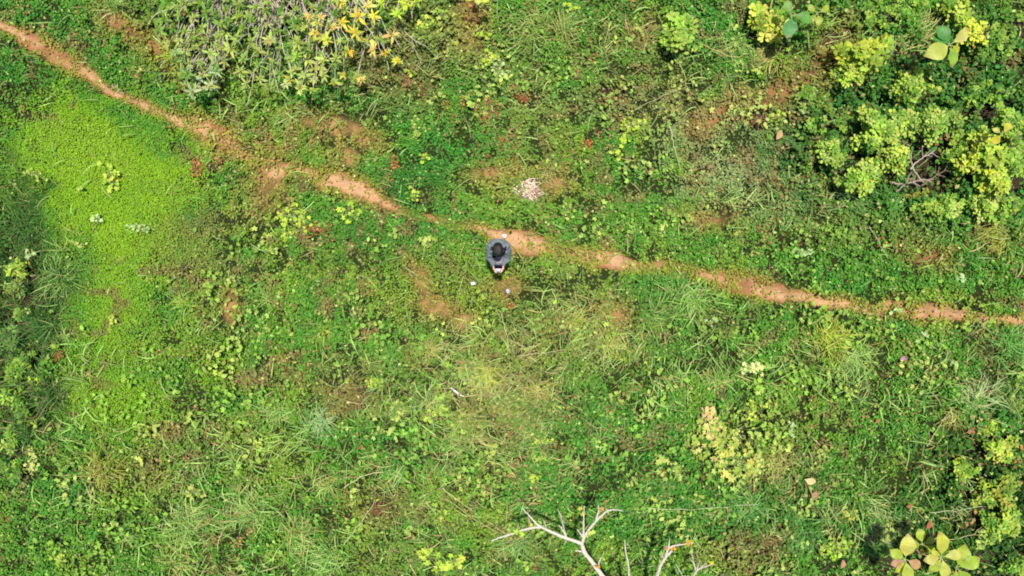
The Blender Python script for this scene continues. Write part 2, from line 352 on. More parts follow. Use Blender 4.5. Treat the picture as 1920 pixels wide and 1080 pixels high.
far = edge[..., None]; soil = soil * (1 - far) + lin((74, 104, 48)) * far
nx, ny = X.shape; I = np.arange(nx * ny).reshape(nx, ny)
quads = np.stack([I[:-1, :-1], I[1:, :-1], I[1:, 1:], I[:-1, 1:]], -1).reshape(-1, 4)
ground = MB().add(np.stack([X, Y, Z], -1), quads, soil.reshape(-1, 3)).build('ground', M_SOIL, smooth=True)
tag(ground, 'reddish brown earth under the grass and weeds', 'ground', kind='structure')

# the worn footpath: a sheet 4 mm above the ground that follows it
px_ = np.arange(-12.5, 12.5, .03); py_ = np.arange(-1.2, 7.4, .03)
X, Y = np.meshgrid(px_, py_, indexing='ij'); q, b, raw = path_dist(X, Y)
q2 = q + (noise(X, Y, .12, 6) - .5) * .5; ins = (q2 < 1.35)
I = np.arange(X.size).reshape(X.shape)
cell = ins[:-1, :-1] & ins[1:, :-1] & ins[1:, 1:] & ins[:-1, 1:]
quads = np.stack([I[:-1, :-1], I[1:, :-1], I[1:, 1:], I[:-1, 1:]], -1)[cell]
used, inv = np.unique(quads, return_inverse=True); quads = inv.reshape(-1, 4)
xx, yy = X.ravel()[used], Y.ravel()[used]; qq = q2.ravel()[used][:, None]; bb = b.ravel()[used][:, None]
n1 = noise(xx, yy, .6, 2)[:, None]; n2 = noise(xx, yy, .12, 5)[:, None]
core = np.clip(1.5 * bb * (1.15 - qq), 0, 1) * sstep(.25, .7, n1 * .7 + n2 * .3 + .15)
pc = lin((126, 92, 56)) * (1 - core) + lin((168, 132, 98)) * core
peb = sstep(.72, .9, noise(xx, yy, .035, 9))[:, None]; pc = pc * (1 - .35 * peb) + lin((92, 66, 46)) * .35 * peb
pc = pc * (.88 + .24 * n2)
rt = sstep(4.5, 8.5, xx)[:, None] * .4; pc = pc * (1 - rt) + lin((150, 112, 84)) * rt
# ground is interpolated on a 5 cm grid: sample the same grid so that the path never dips below it
def grid_z(x, y):
    i = np.floor((x + 12.6) / .05); j = np.floor((y + 8.0) / .05); x0 = -12.6 + i * .05; y0 = -8.0 + j * .05
    return np.maximum.reduce([Hh(x0, y0), Hh(x0 + .05, y0), Hh(x0, y0 + .05), Hh(x0 + .05, y0 + .05)])
pz = grid_z(xx, yy) + .004
dirt = MB().add(np.stack([xx, yy, pz], -1), quads, pc).build('dirt_path', M_SOIL, smooth=True)
tag(dirt, 'narrow worn footpath of pale pinkish earth crossing the meadow', 'path', kind='structure')

# ------------------------------------------------------------------ ground cover and grass: stuff
XR, YR = 12.2, 7.4
def scatter(n): return rng.uniform(-XR, XR, n), rng.uniform(-YR, YR, n)
def jitter(c, s=.16, h=.06):
    n = len(c); return np.clip(c * (1 + rng.normal(0, s, (n, 1))) * (1 + rng.normal(0, h, (n, 3))), .004, .95)
def clump(x, y): return noise(x, y, .12, 10) * .42 + noise(x, y, .26, 11) * .36 + noise(x, y, .7, 3) * .22
x, y = scatter(900000)
bm = bare_at(x, y); hm = hole_at(x, y); cl = clump(x, y); tall = field(x, y, TALL); gr = field(x, y, GRASSY, 7)
limez = np.maximum.reduce([blob(x, y, (165, 340, 190, 175, 20), .8, 6), .7 * blob(x, y, (850, 545, 130, 80), .5, 6), .8 * blob(x, y, (200, 560, 90, 130), .6, 6), .75 * blob(x, y, (190, 720, 110, 110), .6, 6), .7 * blob(x, y, (420, 690, 40, 60), .5, 6)])
pr = (.12 + 1.0 * sstep(.33, .58, cl)); pr = pr * (1 - limez) + limez * (.9 + .1 * pr)
rg = noise(x, y, .42, 12); rough = np.maximum(gr, field(x, y, [((1400, 880, 600, 240), .8), ((600, 900, 600, 240), .8), ((1200, 140, 400, 150), .7)], 6))
pr = pr * (1 - .5 * rough * (1 - sstep(.34, .56, rg)))
pr = pr * (1 - .75 * sstep(-8.75, -9.4, x) * (np.abs(y) < 4)) * (1 - .97 * bm) * (1 - .9 * hm) * (1 - .35 * gr) * (1 - .45 * tall)
k = rng.random(len(x)) < pr; x, y, cl, tall, bm, limez = x[k], y[k], cl[k], tall[k], bm[k], limez[k]
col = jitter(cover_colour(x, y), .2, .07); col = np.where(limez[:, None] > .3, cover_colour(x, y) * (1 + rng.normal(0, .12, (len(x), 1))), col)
r_ = rng.random(len(x)); m = r_ < .035; col[m] = jitter(np.broadcast_to(lin(C['straw']), (m.sum(), 3)), .2)
m = (noise(x, y, .3, 13) > .68) & (noise(x, y, 1.3, 14) > .42) & (r_ > .1) & (r_ < .32) & (limez < .3); col[m] = jitter(lin(np.array([(142, 118, 74), (128, 98, 64), (156, 138, 86), (160, 118, 72)]))[rng.integers(0, 4, m.sum())], .2)
m = (r_ > .982); col[m] = jitter(np.broadcast_to(lin((178, 200, 110)), (m.sum(), 3)), .12)
top = (.01 + .15 * sstep(.3, .75, cl)) * (1 - .6 * limez) * (1 + 2.2 * tall) * (1 - .5 * bm)
z = Hh(x, y) + .006 + top * rng.random(len(x)) ** .6
size = rng.uniform(.036, .076, len(x)) * (1 + .55 * tall) * (1 - .5 * limez)
mb = MB()
stamp(mb, DIAMOND, np.stack([x, y, z], 1), rng.uniform(0, 2 * PI, len(x)), rng.normal(.1, .4, len(x)), rng.normal(0, .4, len(x)), size, col, rng.uniform(.8, 1.3, len(x)))
nx_ = 150000; ax_ = rng.uniform(*sorted((G(0, 0)[0] - .3, G(420, 0)[0])), nx_); ay_ = rng.uniform(G(0, 860)[1], G(0, 180)[1], nx_)
lz = np.maximum.reduce([blob(ax_, ay_, (185, 345, 170, 165, 25), .6, 6), .7 * blob(ax_, ay_, (200, 560, 90, 130), .6, 6), .6 * blob(ax_, ay_, (190, 720, 110, 110), .6, 6)])
k = rng.random(nx_) < lz * (1 - bare_at(ax_, ay_)); ax_, ay_ = ax_[k], ay_[k]; n_ = len(ax_); cc = cover_colour(ax_, ay_) * (1 + rng.normal(0, .14, (n_, 1)))
stamp(mb, DIAMOND, np.stack([ax_, ay_, Hh(ax_, ay_) + rng.uniform(.02, .06, n_)], 1), rng.uniform(0, 2 * PI, n_), rng.normal(.05, .3, n_), rng.normal(0, .3, n_), rng.uniform(.022, .042, n_), cc, 1.1)
tag(mb.build('ground_cover', M_LEAF), 'low mottled green ground cover of small leaves', 'ground cover', kind='stuff')

# short grass
x, y = scatter(130000); bm = bare_at(x, y); gr = field(x, y, GRASSY, 7); st = field(x, y, STRAW, 8)
pr = (.2 + .5 * gr) * (1 - .93 * bm) * (.4 + .6 * sstep(.3, .6, noise(x, y, .3, 14)))
k = rng.random(len(x)) < pr; x, y, gr, st = x[k], y[k], gr[k], st[k]; N = len(x)
cc = cover_colour(x, y); cc = cc * .6 + lin((140, 170, 80)) * .4
dry = (rng.random(N) < .08 + .5 * st)[:, None]; cc = np.where(dry, lin((166, 154, 98)), cc)
mb = MB()
blades(mb, np.stack([x, y, Hh(x, y)], 1), rng.uniform(0, 2 * PI, N), rng.uniform(.1, .22, N) * (1 + .5 * gr), rng.uniform(.007, .015, N),
       rng.uniform(.5, 1.4, N), rng.uniform(.4, 1.6, N), rng.normal(0, .5, N), jitter(cc, .15), 3)
tag(mb.build('short_grass', M_GRASS), 'short fine grass growing through the ground cover', 'grass', kind='stuff')
# long grass that arches over and lies down
x, y = scatter(62000); bm = bare_at(x, y); gr = field(x, y, GRASSY, 7); st = field(x, y, STRAW, 8); tall = field(x, y, TALL)
pr = (.035 + .9 * gr * sstep(.4, .66, noise(x, y, .45, 15))) * (1 - .9 * bm) * (1 - .5 * sstep(-8.9, -9.4, x)) * (1 - .6 * limez.mean() * 0)
pr = pr * (1 - .9 * blob(x, y, (190, 340, 190, 160, 25), .4, 6))
k = rng.random(len(x)) < pr; x, y, gr, st, tall = x[k], y[k], gr[k], st[k], tall[k]; N = len(x)
cc = cover_colour(x, y) * .35 + lin((170, 198, 114)) * .65
dark = (sstep(-8.5, -9.3, x) * (np.abs(y) < 3.6))[:, None]; cc = cc * (1 - dark * .8) + lin((66, 104, 36)) * dark * .8  # blades in the left strip are coloured darker to imitate shade
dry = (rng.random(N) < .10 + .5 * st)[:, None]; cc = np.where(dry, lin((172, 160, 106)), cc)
# blades that grow together lean together
lean = noise(x, y, .9, 6) * 4 * PI + rng.normal(0, .9, N)
mb = MB()
blades(mb, np.stack([x, y, Hh(x, y) + .01], 1), lean, rng.uniform(.22, .55, N), rng.uniform(.011, .026, N),
       rng.uniform(.5, 1.3, N), rng.uniform(.8, 2.0, N), rng.normal(0, .6, N), jitter(cc, .24), 6)
tag(mb.build('long_grass', M_GRASS), 'long arching blades of pale green and straw coloured grass', 'grass', kind='stuff')

# taller broad leaves that grow in loose uncountable drifts through the rough parts of the meadow
ROUGH = [((1000, 880, 420, 170), 1), ((450, 800, 330, 200), .8), ((1500, 800, 380, 230), 1), ((1150, 170, 330, 130), .9), ((700, 620, 200, 120), .6), ((1450, 420, 300, 70), .7), ((560, 470, 180, 60), .5), ((1300, 620, 200, 80), .6), ((780, 90, 120, 90), .8), ((250, 980, 300, 100), .6), ((430, 560, 130, 80), .4)]
x, y = scatter(52000); rf = field(x, y, ROUGH, 6); bm = bare_at(x, y); dn = noise(x, y, .32, 8) * .6 + noise(x, y, 1.1, 9) * .4
k = rng.random(len(x)) < rf * sstep(.46, .68, dn) * (1 - bm) * .85; x, y, dn = x[k], y[k], dn[k]; N = len(x)
cc = cover_colour(x, y) * .45 + lin((154, 188, 80)) * .55; yl = (noise(x, y, .8, 4) > .62)[:, None]; cc = np.where(yl, cc * .5 + lin((186, 194, 104)) * .5, cc)
z = Hh(x, y) + .06 + .24 * sstep(.45, .75, dn) * rng.random(N) ** .5; mb = MB()
kind = rng.random(N) < .45; cc = jitter(cc, .18, .06)
for msk, tpl, s0, s1 in ((kind, OVATE, .07, .13), (~kind, LOBED, .06, .12)):
    n_ = int(msk.sum()); stamp(mb, tpl, np.stack([x, y, z], 1)[msk], rng.uniform(0, 2 * PI, n_), rng.normal(.1, .4, n_), rng.normal(0, .4, n_), rng.uniform(s0, s1, n_), cc[msk], rng.uniform(.9, 1.2, n_))
tag(mb.build('undergrowth', M_LEAF), 'drifts of light green broad leaves in the rough grass', 'undergrowth', kind='stuff')

# ------------------------------------------------------------------ plants that stand out one by one
def L(*c): return lin(c)
def pal(cols, n, s=.10):
    cols = np.array([lin(c) for c in cols]); return jitter(cols[rng.integers(0, len(cols), n)], s, .04)
def dome(n, rx, ry, h, ragged=.6, gaps=.35, seed=0, low=.45):
    """points spread through a crown with an uneven outline and gaps"""
    out = []
    while len(out) < n:
        a, r = rng.uniform(0, 2 * PI), math.sqrt(rng.random())
        lim = 1 - ragged * noise(np.array([math.cos(a) * 1.4 + 5]), np.array([math.sin(a) * 1.4 + seed * 3.1]), .7, seed % 15)[0] * 1.3
        if r > lim: continue
        X_, Y_ = r * math.cos(a) * rx, r * math.sin(a) * ry
        g = .5 * noise(np.array([X_ + seed * 7.7]), np.array([Y_]), .34, (seed + 5) % 15)[0] + .5 * noise(np.array([X_ + seed * 2.7]), np.array([Y_]), .13, (seed + 8) % 15)[0]
        if g < gaps and rng.random() < .92: continue
        zn = noise(np.array([X_ + seed * 3.3]), np.array([Y_ + 9]), .20, (seed + 2) % 15)[0]
        zt = h * (low + (1 - low) * (.4 * math.sqrt(max(0, 1 - (r / max(lim, .3)) ** 2)) + .6 * zn))
        out.append((X_ + rng.normal(0, .04), Y_ + rng.normal(0, .04), zt * (1 - .45 * rng.random() ** 1.5)))
    return np.array(out)
def shrub(name, label, px, py, rx, ry, h, n, tpl, size, cols, k=(5, 8), pitch=(.1, .75), cat='shrub', group=None, gaps=.35, seed=1,
          wood=(120, 105, 85), nstem=9, wid=1.0, low=.45, mat=None, ragged=.65):
    bx_, by_ = G(px, py, h * .7); z0 = gz(bx_, by_)
    o = empty(name, (bx_, by_, z0)); tag(o, label, cat, group)
    sc = (CAM_H - h * .8) / CAM_H / PPM
    P = dome(n, rx * sc, ry * sc, h, ragged, gaps, seed, low)
    mb = MB(); cols_ = pal(cols, n, .16)
    kk = rng.integers(k[0], k[1] + 1, n); idx = np.repeat(np.arange(n), kk)
    ph = np.repeat(rng.uniform(0, 2 * PI, n), kk); j = np.concatenate([np.arange(q) for q in kk])
    yaw = ph + 2 * PI * j / np.repeat(kk, kk) + rng.normal(0, .2, len(idx))
    sz = np.repeat(rng.uniform(.75, 1.15, n), kk) * size * rng.uniform(.8, 1.15, len(idx))
    tl = rng.uniform(pitch[0], pitch[1], len(idx))
    pos = P[idx] + np.stack([np.cos(yaw), np.sin(yaw), np.zeros(len(idx))], 1) * .01 + rng.normal(0, .006, (len(idx), 3))
    stamp(mb, tpl, pos, yaw, tl, rng.normal(0, .3, len(idx)), sz, jitter(cols_[idx], .08, .03), wid * rng.uniform(.85, 1.15, len(idx)))
    mb.build('foliage', mat or M_GLOSSY, o)
    mb = MB(); hubs = []
    for i in range(nstem):
        e = P[rng.integers(0, n)] * np.array([.8, .8, .95]); b0 = np.array([rng.normal(0, .04), rng.normal(0, .04), -.05])
        c = curve(b0, e, .08, .03, 7); tube(mb, c, np.linspace(.014, .005, 7), L(*wood) * rng.uniform(.8, 1.2), 5)
        for q in range(4):
            s0 = c[rng.integers(3, 6)]; e2 = P[rng.integers(0, n)]
            d = e2 - s0; e2 = s0 + d * min(1, .45 * max(h, .4) / (np.linalg.norm(d) + 1e-6))
            tube(mb, curve(s0, e2, .05, .05, 5), np.linspace(.006, .003, 5), L(*wood) * rng.uniform(.8, 1.2), 4)
    mb.build('stem', M_WOOD, o)
    return o

def weed(label, px, py, rx, ry, n, size, cols, deg=0, tpl=LOBED, h=.19, cat='weed', name='leafy_weed', group='pale leafy weeds scattered over the meadow', mat=None, stem=(150, 165, 95), pitch=.35):
    """a creeping plant: leaves on short stalks along a runner"""
    bx_, by_ = G(px, py, h); z0 = gz(bx_, by_); o = empty(name, (bx_, by_, z0)); tag(o, label, cat, group)
    a = -math.radians(deg); r = np.sqrt(rng.random(n)) ; th = rng.uniform(0, 2 * PI, n)
    u, v = r * np.cos(th) * rx / PPM, r * np.sin(th) * ry / PPM
    x, y = u * math.cos(a) - v * math.sin(a), u * math.sin(a) + v * math.cos(a)
    z = np.array([gz(bx_ + p, by_ + q) - z0 for p, q in zip(x, y)]) + h * rng.uniform(.65, 1.1, n)
    P = np.stack([x, y, z], 1); mb = MB()
    yaw = rng.uniform(0, 2 * PI, n); sz = size * (1.2 if tpl is LOBED else 1.0) * rng.uniform(.6, 1.25, n)
    stamp(mb, tpl, P, yaw, rng.normal(.05, pitch, n), rng.normal(0, pitch, n), sz, pal(cols, n), rng.uniform(.85, 1.1, n))
    mb.build('foliage', mat or M_LEAF, o)
    mb = MB(); run = np.stack([np.linspace(-1, 1, 9) * rx / PPM * .8 * math.cos(a), np.linspace(-1, 1, 9) * rx / PPM * .8 * math.sin(a), np.full(9, h * .45)], 1)
    run += rng.normal(0, .012, (9, 3)); tube(mb, run, .004, L(*stem), 5)
    for i in range(min(n, 40)):
        tube(mb, curve(run[rng.integers(0, 9)], P[i], .1, .04, 4), .0025, L(*stem), 4)
    mb.build('stem', M_WOOD, o)
    return o
CREAM = [(184, 194, 106), (166, 184, 88), (148, 172, 74)]
LIMEL = [(176, 200, 72), (160, 188, 60), (190, 204, 84)]
MINT = [(168, 196, 130), (150, 184, 110), (186, 204, 146)]
YEL = [(200, 190, 62), (186, 186, 60), (206, 178, 58)]
MIDG = [(112, 152, 50), (134, 170, 60), (92, 134, 42), (150, 178, 70)]
for a in [
    ('lime leafy weed in the middle of the bright clover, below the upper footpath', 205, 328, 26, 22, 22, .085, LIMEL, 60),
    ('pale creeping weed on the left clover with two small clumps side by side', 62, 328, 24, 7, 14, .06, CREAM, 20),
    ('single small pale weed just right of the leftmost clover clumps', 150, 352, 9, 6, 6, .06, CREAM, 0),
    ('whitish mint green sprig lying level on the bright clover', 262, 427, 22, 5, 26, .05, MINT, 5),
    ('pale spiky sprig pointing down right beside the dark left grass', 142, 455, 22, 4, 26, .045, CREAM, 22),
    ('small mint weed above the pale spiky sprig on the clover', 180, 411, 10, 7, 7, .07, MINT, 0),
    ('sprawling yellow green lobed vine beside the orange dead weeds', 545, 408, 38, 22, 46, .075, LIMEL, 20),
    ('lower trailing end of small yellow green leaves below the lobed vine', 540, 440, 16, 14, 16, .06, LIMEL, 0),
    ('light green lobed weed just below the middle stretch of footpath', 660, 398, 20, 17, 14, .09, LIMEL, 40),
    ('light weed with star shaped leaves left of the person', 803, 454, 14, 15, 12, .085, CREAM, 60),
    ('cream leaved weed of big pale leaves in the grass below the right footpath', 1418, 692, 27, 10, 26, .085, [(214, 220, 150), (200, 210, 132)], 0),
    ('small pale sprig directly above the big cream leaved weed', 1393, 662, 10, 8, 8, .055, CREAM, 40),
    ('pale weed with five round leaves at the right, below the footpath', 1722, 680, 24, 9, 9, .095, CREAM, -5),
    ('pale strip shaped weed lying above the right half of the footpath', 1508, 472, 21, 5, 22, .055, MINT, 3),
    ('upright pale green sprig left of the mint weeds in the upper middle', 778, 240, 8, 22, 24, .05, CREAM, 0),
    ('light green weed with round leaves below the tall brown soil gap', 912, 106, 14, 14, 20, .07, LIMEL, 0),
    ('pale yellow green weed left of the round leaved weed near the top', 846, 97, 12, 14, 16, .065, CREAM, 20),
    ('loose mint coloured weed right below the round leaved weed near the top', 936, 128, 22, 16, 28, .055, MINT, 30),
    ('yellow green weed growing beside the brown soil gap at the top edge', 905, 60, 12, 18, 20, .06, LIMEL, -60),
    ('small yellow green weed between the straw heap and the footpath end', 776, 368, 14, 14, 14, .065, LIMEL, 0),
    ('thin pale weed trailing to the right of the straw heap', 1062, 395, 12, 20, 16, .055, CREAM, 0),
    ('trailing pale vine at the lower left of centre above a brown patch', 705, 716, 22, 10, 24, .06, LIMEL, -10),
    ('yellow green vine of small leaves below the trailing pale vine', 745, 765, 20, 14, 26, .055, CREAM, 30),
    ('pale feathery leaf stalk beside the white plastic strip', 812, 777, 22, 7, 16, .07, LIMEL, -25),
    ('yellow green lobed weed left of the small red leaf in the lower middle', 921, 850, 8, 18, 12, .085, CREAM, 0),
    ('yellow star shaped leaf weed above the fallen white branches', 1012, 862, 9, 9, 7, .09, LIMEL, 0),
    ('bright yellow green weed directly above the white bare branches', 1000, 897, 12, 8, 12, .075, LIMEL, 10),
    ('small yellow weed at the top of the lower middle, by a star leaf', 1018, 828, 20, 7, 14, .06, LIMEL, 0),
    ('pale yellow weed with four round leaves in front of the large pale vine', 1240, 862, 12, 22, 13, .095, CREAM, 0),
    ('cream leaved weed touching the left side of the large pale vine', 1268, 882, 14, 18, 16, .075, CREAM, 0),
    ('small pale weed alone between the branches and the large pale vine', 1188, 902, 9, 7, 7, .075, CREAM, 0),
    ('pale weed with cupped leaves lower left of the large pale vine', 1305, 940, 14, 16, 16, .07, CREAM, 60),
    ('yellow spire of small leaves in the lower left corner of the dark grass', 58, 862, 10, 28, 44, .055, [(190, 196, 110), (204, 200, 120)], 0),
    ('little yellow weed above the yellow spire at the left', 63, 796, 8, 8, 8, .07, LIMEL, 0),
    ('bright yellow green lobed weed at the bottom edge left of the white branches', 800, 1042, 17, 12, 14, .10, LIMEL, 0),
    ('yellow green lobed weed at the bottom edge nearest the white branches', 855, 1054, 14, 12, 12, .10, LIMEL, 0),
    ('tall pale lime weed cut by the bottom edge of the picture', 828, 1070, 14, 24, 24, .085, LIMEL, 20),
    ('lime weed with dense small leaves standing near the bottom right', 1572, 1030, 17, 32, 85, .05, [(168, 196, 60), (150, 184, 56)], 70),
    ('dull yellow green weed above the dense lime weed', 1596, 965, 18, 14, 26, .06, [(172, 178, 84), (186, 186, 92)], 40),
    ('yellow weed beside a fallen brown leaf at the far right', 1850, 797, 14, 8, 14, .07, LIMEL, -30),
    ('small yellowish weed on the green slope below the right footpath', 1597, 735, 16, 12, 20, .055, LIMEL, 0),
    ('yellow green weed with upright sprigs right of the bent grass', 1410, 768, 12, 18, 26, .06, LIMEL, 10),
    ('pale weed right of the upright yellow green sprigs', 1447, 762, 12, 10, 16, .055, LIMEL, 10),
    ('single broad pale leaf weed above the tall vine', 1418, 729, 10, 6, 4, .11, CREAM, 0),
    ('cream weed of small leaves in the open green at the lower right', 1550, 846, 13, 10, 20, .055, CREAM, 0),
    ('light mint weed in the green between the tall vine and the slope', 1486, 806, 10, 14, 18, .05, MINT, 0),
    ('round leafed pale weed in the deep grass at the right edge', 1795, 678, 16, 8, 8, .08, MINT, 0),
    ('small white green weed beside the footpath bend at the right', 1682, 583, 8, 7, 7, .065, MINT, 0),
    ('pale weed above the footpath near the right edge of the picture', 1800, 515, 12, 8, 8, .085, MINT, 30),
    ('small round leaved weed below the yellow leaning grass on the right', 1730, 630, 12, 8, 8, .06, MINT, 0),
    ('yellow green weed among pale grass in the bottom left corner', 110, 1048, 12, 12, 14, .06, LIMEL, 0),
    ('pale yellow weed in the long grass of the lower left', 365, 925, 22, 9, 18, .065, CREAM, 10),
    ('light weed leaf pair in the lower left long grass', 208, 985, 11, 6, 5, .10, CREAM, -30),
    ('pale weed in the olive grass left of the middle, right of the clover', 432, 525, 9, 7, 6, .07, CREAM, 0),
    ('small pale weed on the left between clover and olive grass', 213, 600, 8, 7, 6, .07, LIMEL, 0),
    ('pale weed in the dark left grass, above the dead orange one', 46, 475, 12, 10, 12, .065, MINT, 40),
    ('pale sprig in the dark grass at the left, below the dead orange weed', 65, 712, 10, 12, 14, .07, LIMEL, 0),
    ('mint weed near the top of the grey green area right of centre', 1170, 258, 14, 14, 14, .08, LIMEL, 0),
    ('light green weed with starry leaves on the upper right of the meadow middle', 1157, 285, 10, 10, 10, .08, LIMEL, 30),
    ('trailing yellow green weed above the grey green area', 1185, 230, 26, 9, 22, .07, LIMEL, -15),
    ('light weed left of the round yellow shrub at the top', 1072, 12, 14, 8, 12, .08, LIMEL, 10),
    ('small yellow weed below the dark twiggy gap at the top right', 1460, 222, 16, 12, 26, .06, LIMEL, 10),
    ('tall sage green sprig at the edge of the right hand bushes', 1537, 172, 12, 22, 60, .045, [(150, 186, 96), (172, 196, 110)], 80),
    ('slim sage sprig leaning left of the tall sage one', 1510, 195, 6, 18, 26, .04, MINT, 20),
    ('pale lobed weed left of the long straw coloured stalk', 895, 600, 12, 8, 9, .055, CREAM, 0),
    ('yellow tuft like weed touching the hands of the person', 950, 514, 7, 9, 16, .04, [(140, 170, 44), (156, 176, 56)], 0),
    ('small mint weed at the lower middle above the footpath bend', 1330, 605, 14, 9, 12, .05, MINT, 0),
    ('small lime weed on the emerald green left of the straw heap', 795, 292, 8, 9, 9, .06, LIMEL, 0),
    ('pale weed in the brown patch at the top middle', 772, 135, 10, 10, 10, .06, LIMEL, 0),
    ('bright green weed near the top, right of the yellowing bush', 797, 40, 13, 11, 16, .08, LIMEL, 0),
]: weed(*a[:8], deg=a[8])
weed('large pale yellow vine sprawling in a tall strip at the lower right', 1362, 845, 70, 42, 120, .11, CREAM + [(194, 190, 96), (150, 170, 70), (184, 184, 90)], 35, h=.3)
weed('arm of the pale vine that climbs toward the top with pinkish tip', 1335, 795, 14, 28, 46, .08, [(206, 196, 124), (212, 180, 124), (186, 192, 104)], -15, h=.3)
weed('leafy runner of pale yellow leaves right of the large pale vine', 1420, 875, 30, 11, 46, .075, CREAM, 5, h=.25)

ORANGE = [(176, 122, 70), (156, 100, 58), (186, 142, 86), (140, 96, 62)]
TAN = [(172, 140, 92), (190, 158, 104), (152, 116, 76)]
RED = [(112, 66, 52), (130, 80, 60), (92, 60, 48)]
for lab, px, py, rx, ry, n, c in [
    ('upright clump of orange dead leaves on the green below the upper footpath', 368, 314, 10, 20, 60, ORANGE),
    ('tiny orange dead clump right of the upright orange one', 411, 300, 6, 5, 14, ORANGE),
    ('orange brown dead clump just right of where the upper footpath ends', 555, 271, 10, 10, 36, TAN),
    ('dark orange dead weed between the middle footpath and the straw heap', 733, 306, 14, 17, 70, ORANGE),
    ('wide orange dead weed touching the yellow green lobed vine', 592, 428, 28, 14, 90, ORANGE),
    ('small orange dead clump under the wide one by the lobed vine', 567, 447, 9, 7, 24, ORANGE),
    ('rusty dead weed between brown patch and olive grass in the lower middle', 688, 626, 22, 20, 80, TAN),
    ('yellow orange wilting weed left of the wide wilting patch', 850, 192, 22, 16, 60, [(196, 160, 66), (184, 130, 58)]),
    ('wide wilting orange brown patch of leaves in the upper middle', 916, 205, 26, 22, 110, TAN + ORANGE),
    ('orange wilting clump below the wide wilting patch', 941, 270, 9, 13, 36, ORANGE),
    ('salmon coloured dead leaf clump right of the upper middle', 1101, 268, 10, 10, 26, [(206, 130, 80), (196, 110, 60)]),
    ('rust red dead leaves above the wide wilting patch', 980, 184, 12, 9, 34, [(150, 96, 60), (164, 104, 62)]),
    ('vivid orange dead weed at the left foot of the big light green bush', 1528, 263, 13, 18, 90, ORANGE),
    ('small orange dead weed below the vivid orange one', 1506, 330, 8, 6, 22, ORANGE),
    ('row of orange fallen leaves below the pale whorled bush', 330, 164, 14, 8, 34, ORANGE),
    ('small bright orange spot of dead leaves near the bottom left', 446, 1020, 5, 9, 18, ORANGE),
    ('orange brown dead weed in the lower middle by the yellow lobed weed', 968, 872, 18, 10, 44, TAN),
    ('single red orange dead leaf cluster under the orange brown weed', 957, 891, 6, 5, 12, [(190, 104, 60)]),
    ('orange dead weed in the grass at the right edge above the footpath', 1862, 462, 16, 12, 40, ORANGE),
    ('orange withered sprig at the edge of the dark left grass', 108, 667, 12, 12, 34, ORANGE),
    ('straw orange withered stalks in the olive grass left of centre', 525, 672, 16, 7, 30, TAN),
    ('orange withered clump below the straw orange stalks', 572, 690, 11, 12, 34, TAN),
    ('dark red withered weed in the brown patch at the bottom', 714, 955, 26, 16, 60, RED),
    ('reddish brown withered leaf clump below the white branches at the left', 1004, 1060, 12, 12, 26, [(150, 84, 62), (128, 66, 50)]),
    ('bright orange dead leaves cut by the left edge of the picture', 4, 972, 8, 8, 24, ORANGE),
    ('little red brown dead clump below the person to the right', 961, 572, 6, 6, 18, ORANGE),
    ('rust coloured dead weed left of the orange soil patch by the top path', 760, 150, 16, 14, 40, TAN),
    ('tan dead weed under the yellowing bush at the top', 800, 170, 20, 14, 54, TAN + RED),
    ('pink brown dead leaf at the bottom edge right of the white branches', 1300, 985, 6, 5, 10, [(200, 120, 90)]),
    ('dark brown withered heap at the bottom right of the white branches', 1430, 1018, 50, 24, 150, RED + TAN + [(206, 196, 150)]),
    ('small withered orange clump above the footpath right of centre', 1055, 292, 8, 7, 18, ORANGE),
    ('brown withered weed in the dark gap right of the upper middle', 1150, 188, 30, 10, 80, RED + TAN),
    ('withered brown patch left of the bare twigs in the upper right', 1425, 225, 16, 12, 50, [(130, 96, 78), (150, 112, 90)]),
    ('withered rust coloured mat in the lower left of centre', 655, 748, 42, 28, 170, [(128, 92, 64), (110, 82, 58), (150, 116, 82)]),
    ('withered tan mat above the trailing pale vine', 470, 712, 34, 18, 100, [(150, 124, 96), (134, 108, 84)]),
]: weed(lab, px, py, rx, ry, int(n * 1.5), .055, c, 0, DIAMOND, .10, 'dead weed', 'withered_weed', 'withered orange and brown weeds', M_DRY, (140, 110, 70), .8)

# tufts of grass
def tuft(label, px, py, n, ln, wd, cols, el=(.2, 1.2), sect=None, base=.12, group='tufts of taller grass', name='grass_tuft'):
    base = base if n > 90 else .07
    x0, y0 = G(px, py, .08); z0 = gz(x0, y0); mb = MB()
    yaw = (rng.uniform(0, 2 * PI) + rng.normal(0, 1.5, n)) if sect is None else rng.normal(math.radians(sect[0]), math.radians(sect[1]), n)
    ps = np.stack([rng.normal(0, base, n), rng.normal(0, base, n), np.full(n, .03)], 1)
    if sect is not None:
        ax = math.radians(sect[0]); s_ = rng.uniform(-.5, .5, n) * sect[2]
        ps[:, 0] += -math.sin(ax) * s_; ps[:, 1] += math.cos(ax) * s_
    c = pal(cols, n, .14)
    blades(mb, ps, yaw, rng.uniform(.5, 1.15, n) * ln, rng.uniform(.9, 1.8, n) * wd, rng.uniform(el[0], el[1], n), rng.uniform(.4, 1.7, n), rng.normal(0, .8, n), c, 6,
           tipcol=np.clip(c * 1.15, 0, .9))
    o = mb.build(name, M_GRASS); o.location = (x0, y0, z0); return tag(o, label, 'grass tuft', group)
SG = [(164, 160, 88), (150, 158, 76), (180, 172, 108)]; PG = [(140, 174, 88), (120, 158, 72), (164, 186, 112)]; DG = [(66, 106, 44), (54, 90, 38), (84, 122, 56)]  # DG: left edge grass, its greens darkened to stand for shade
YG = [(168, 182, 70), (150, 172, 60), (180, 186, 84)]
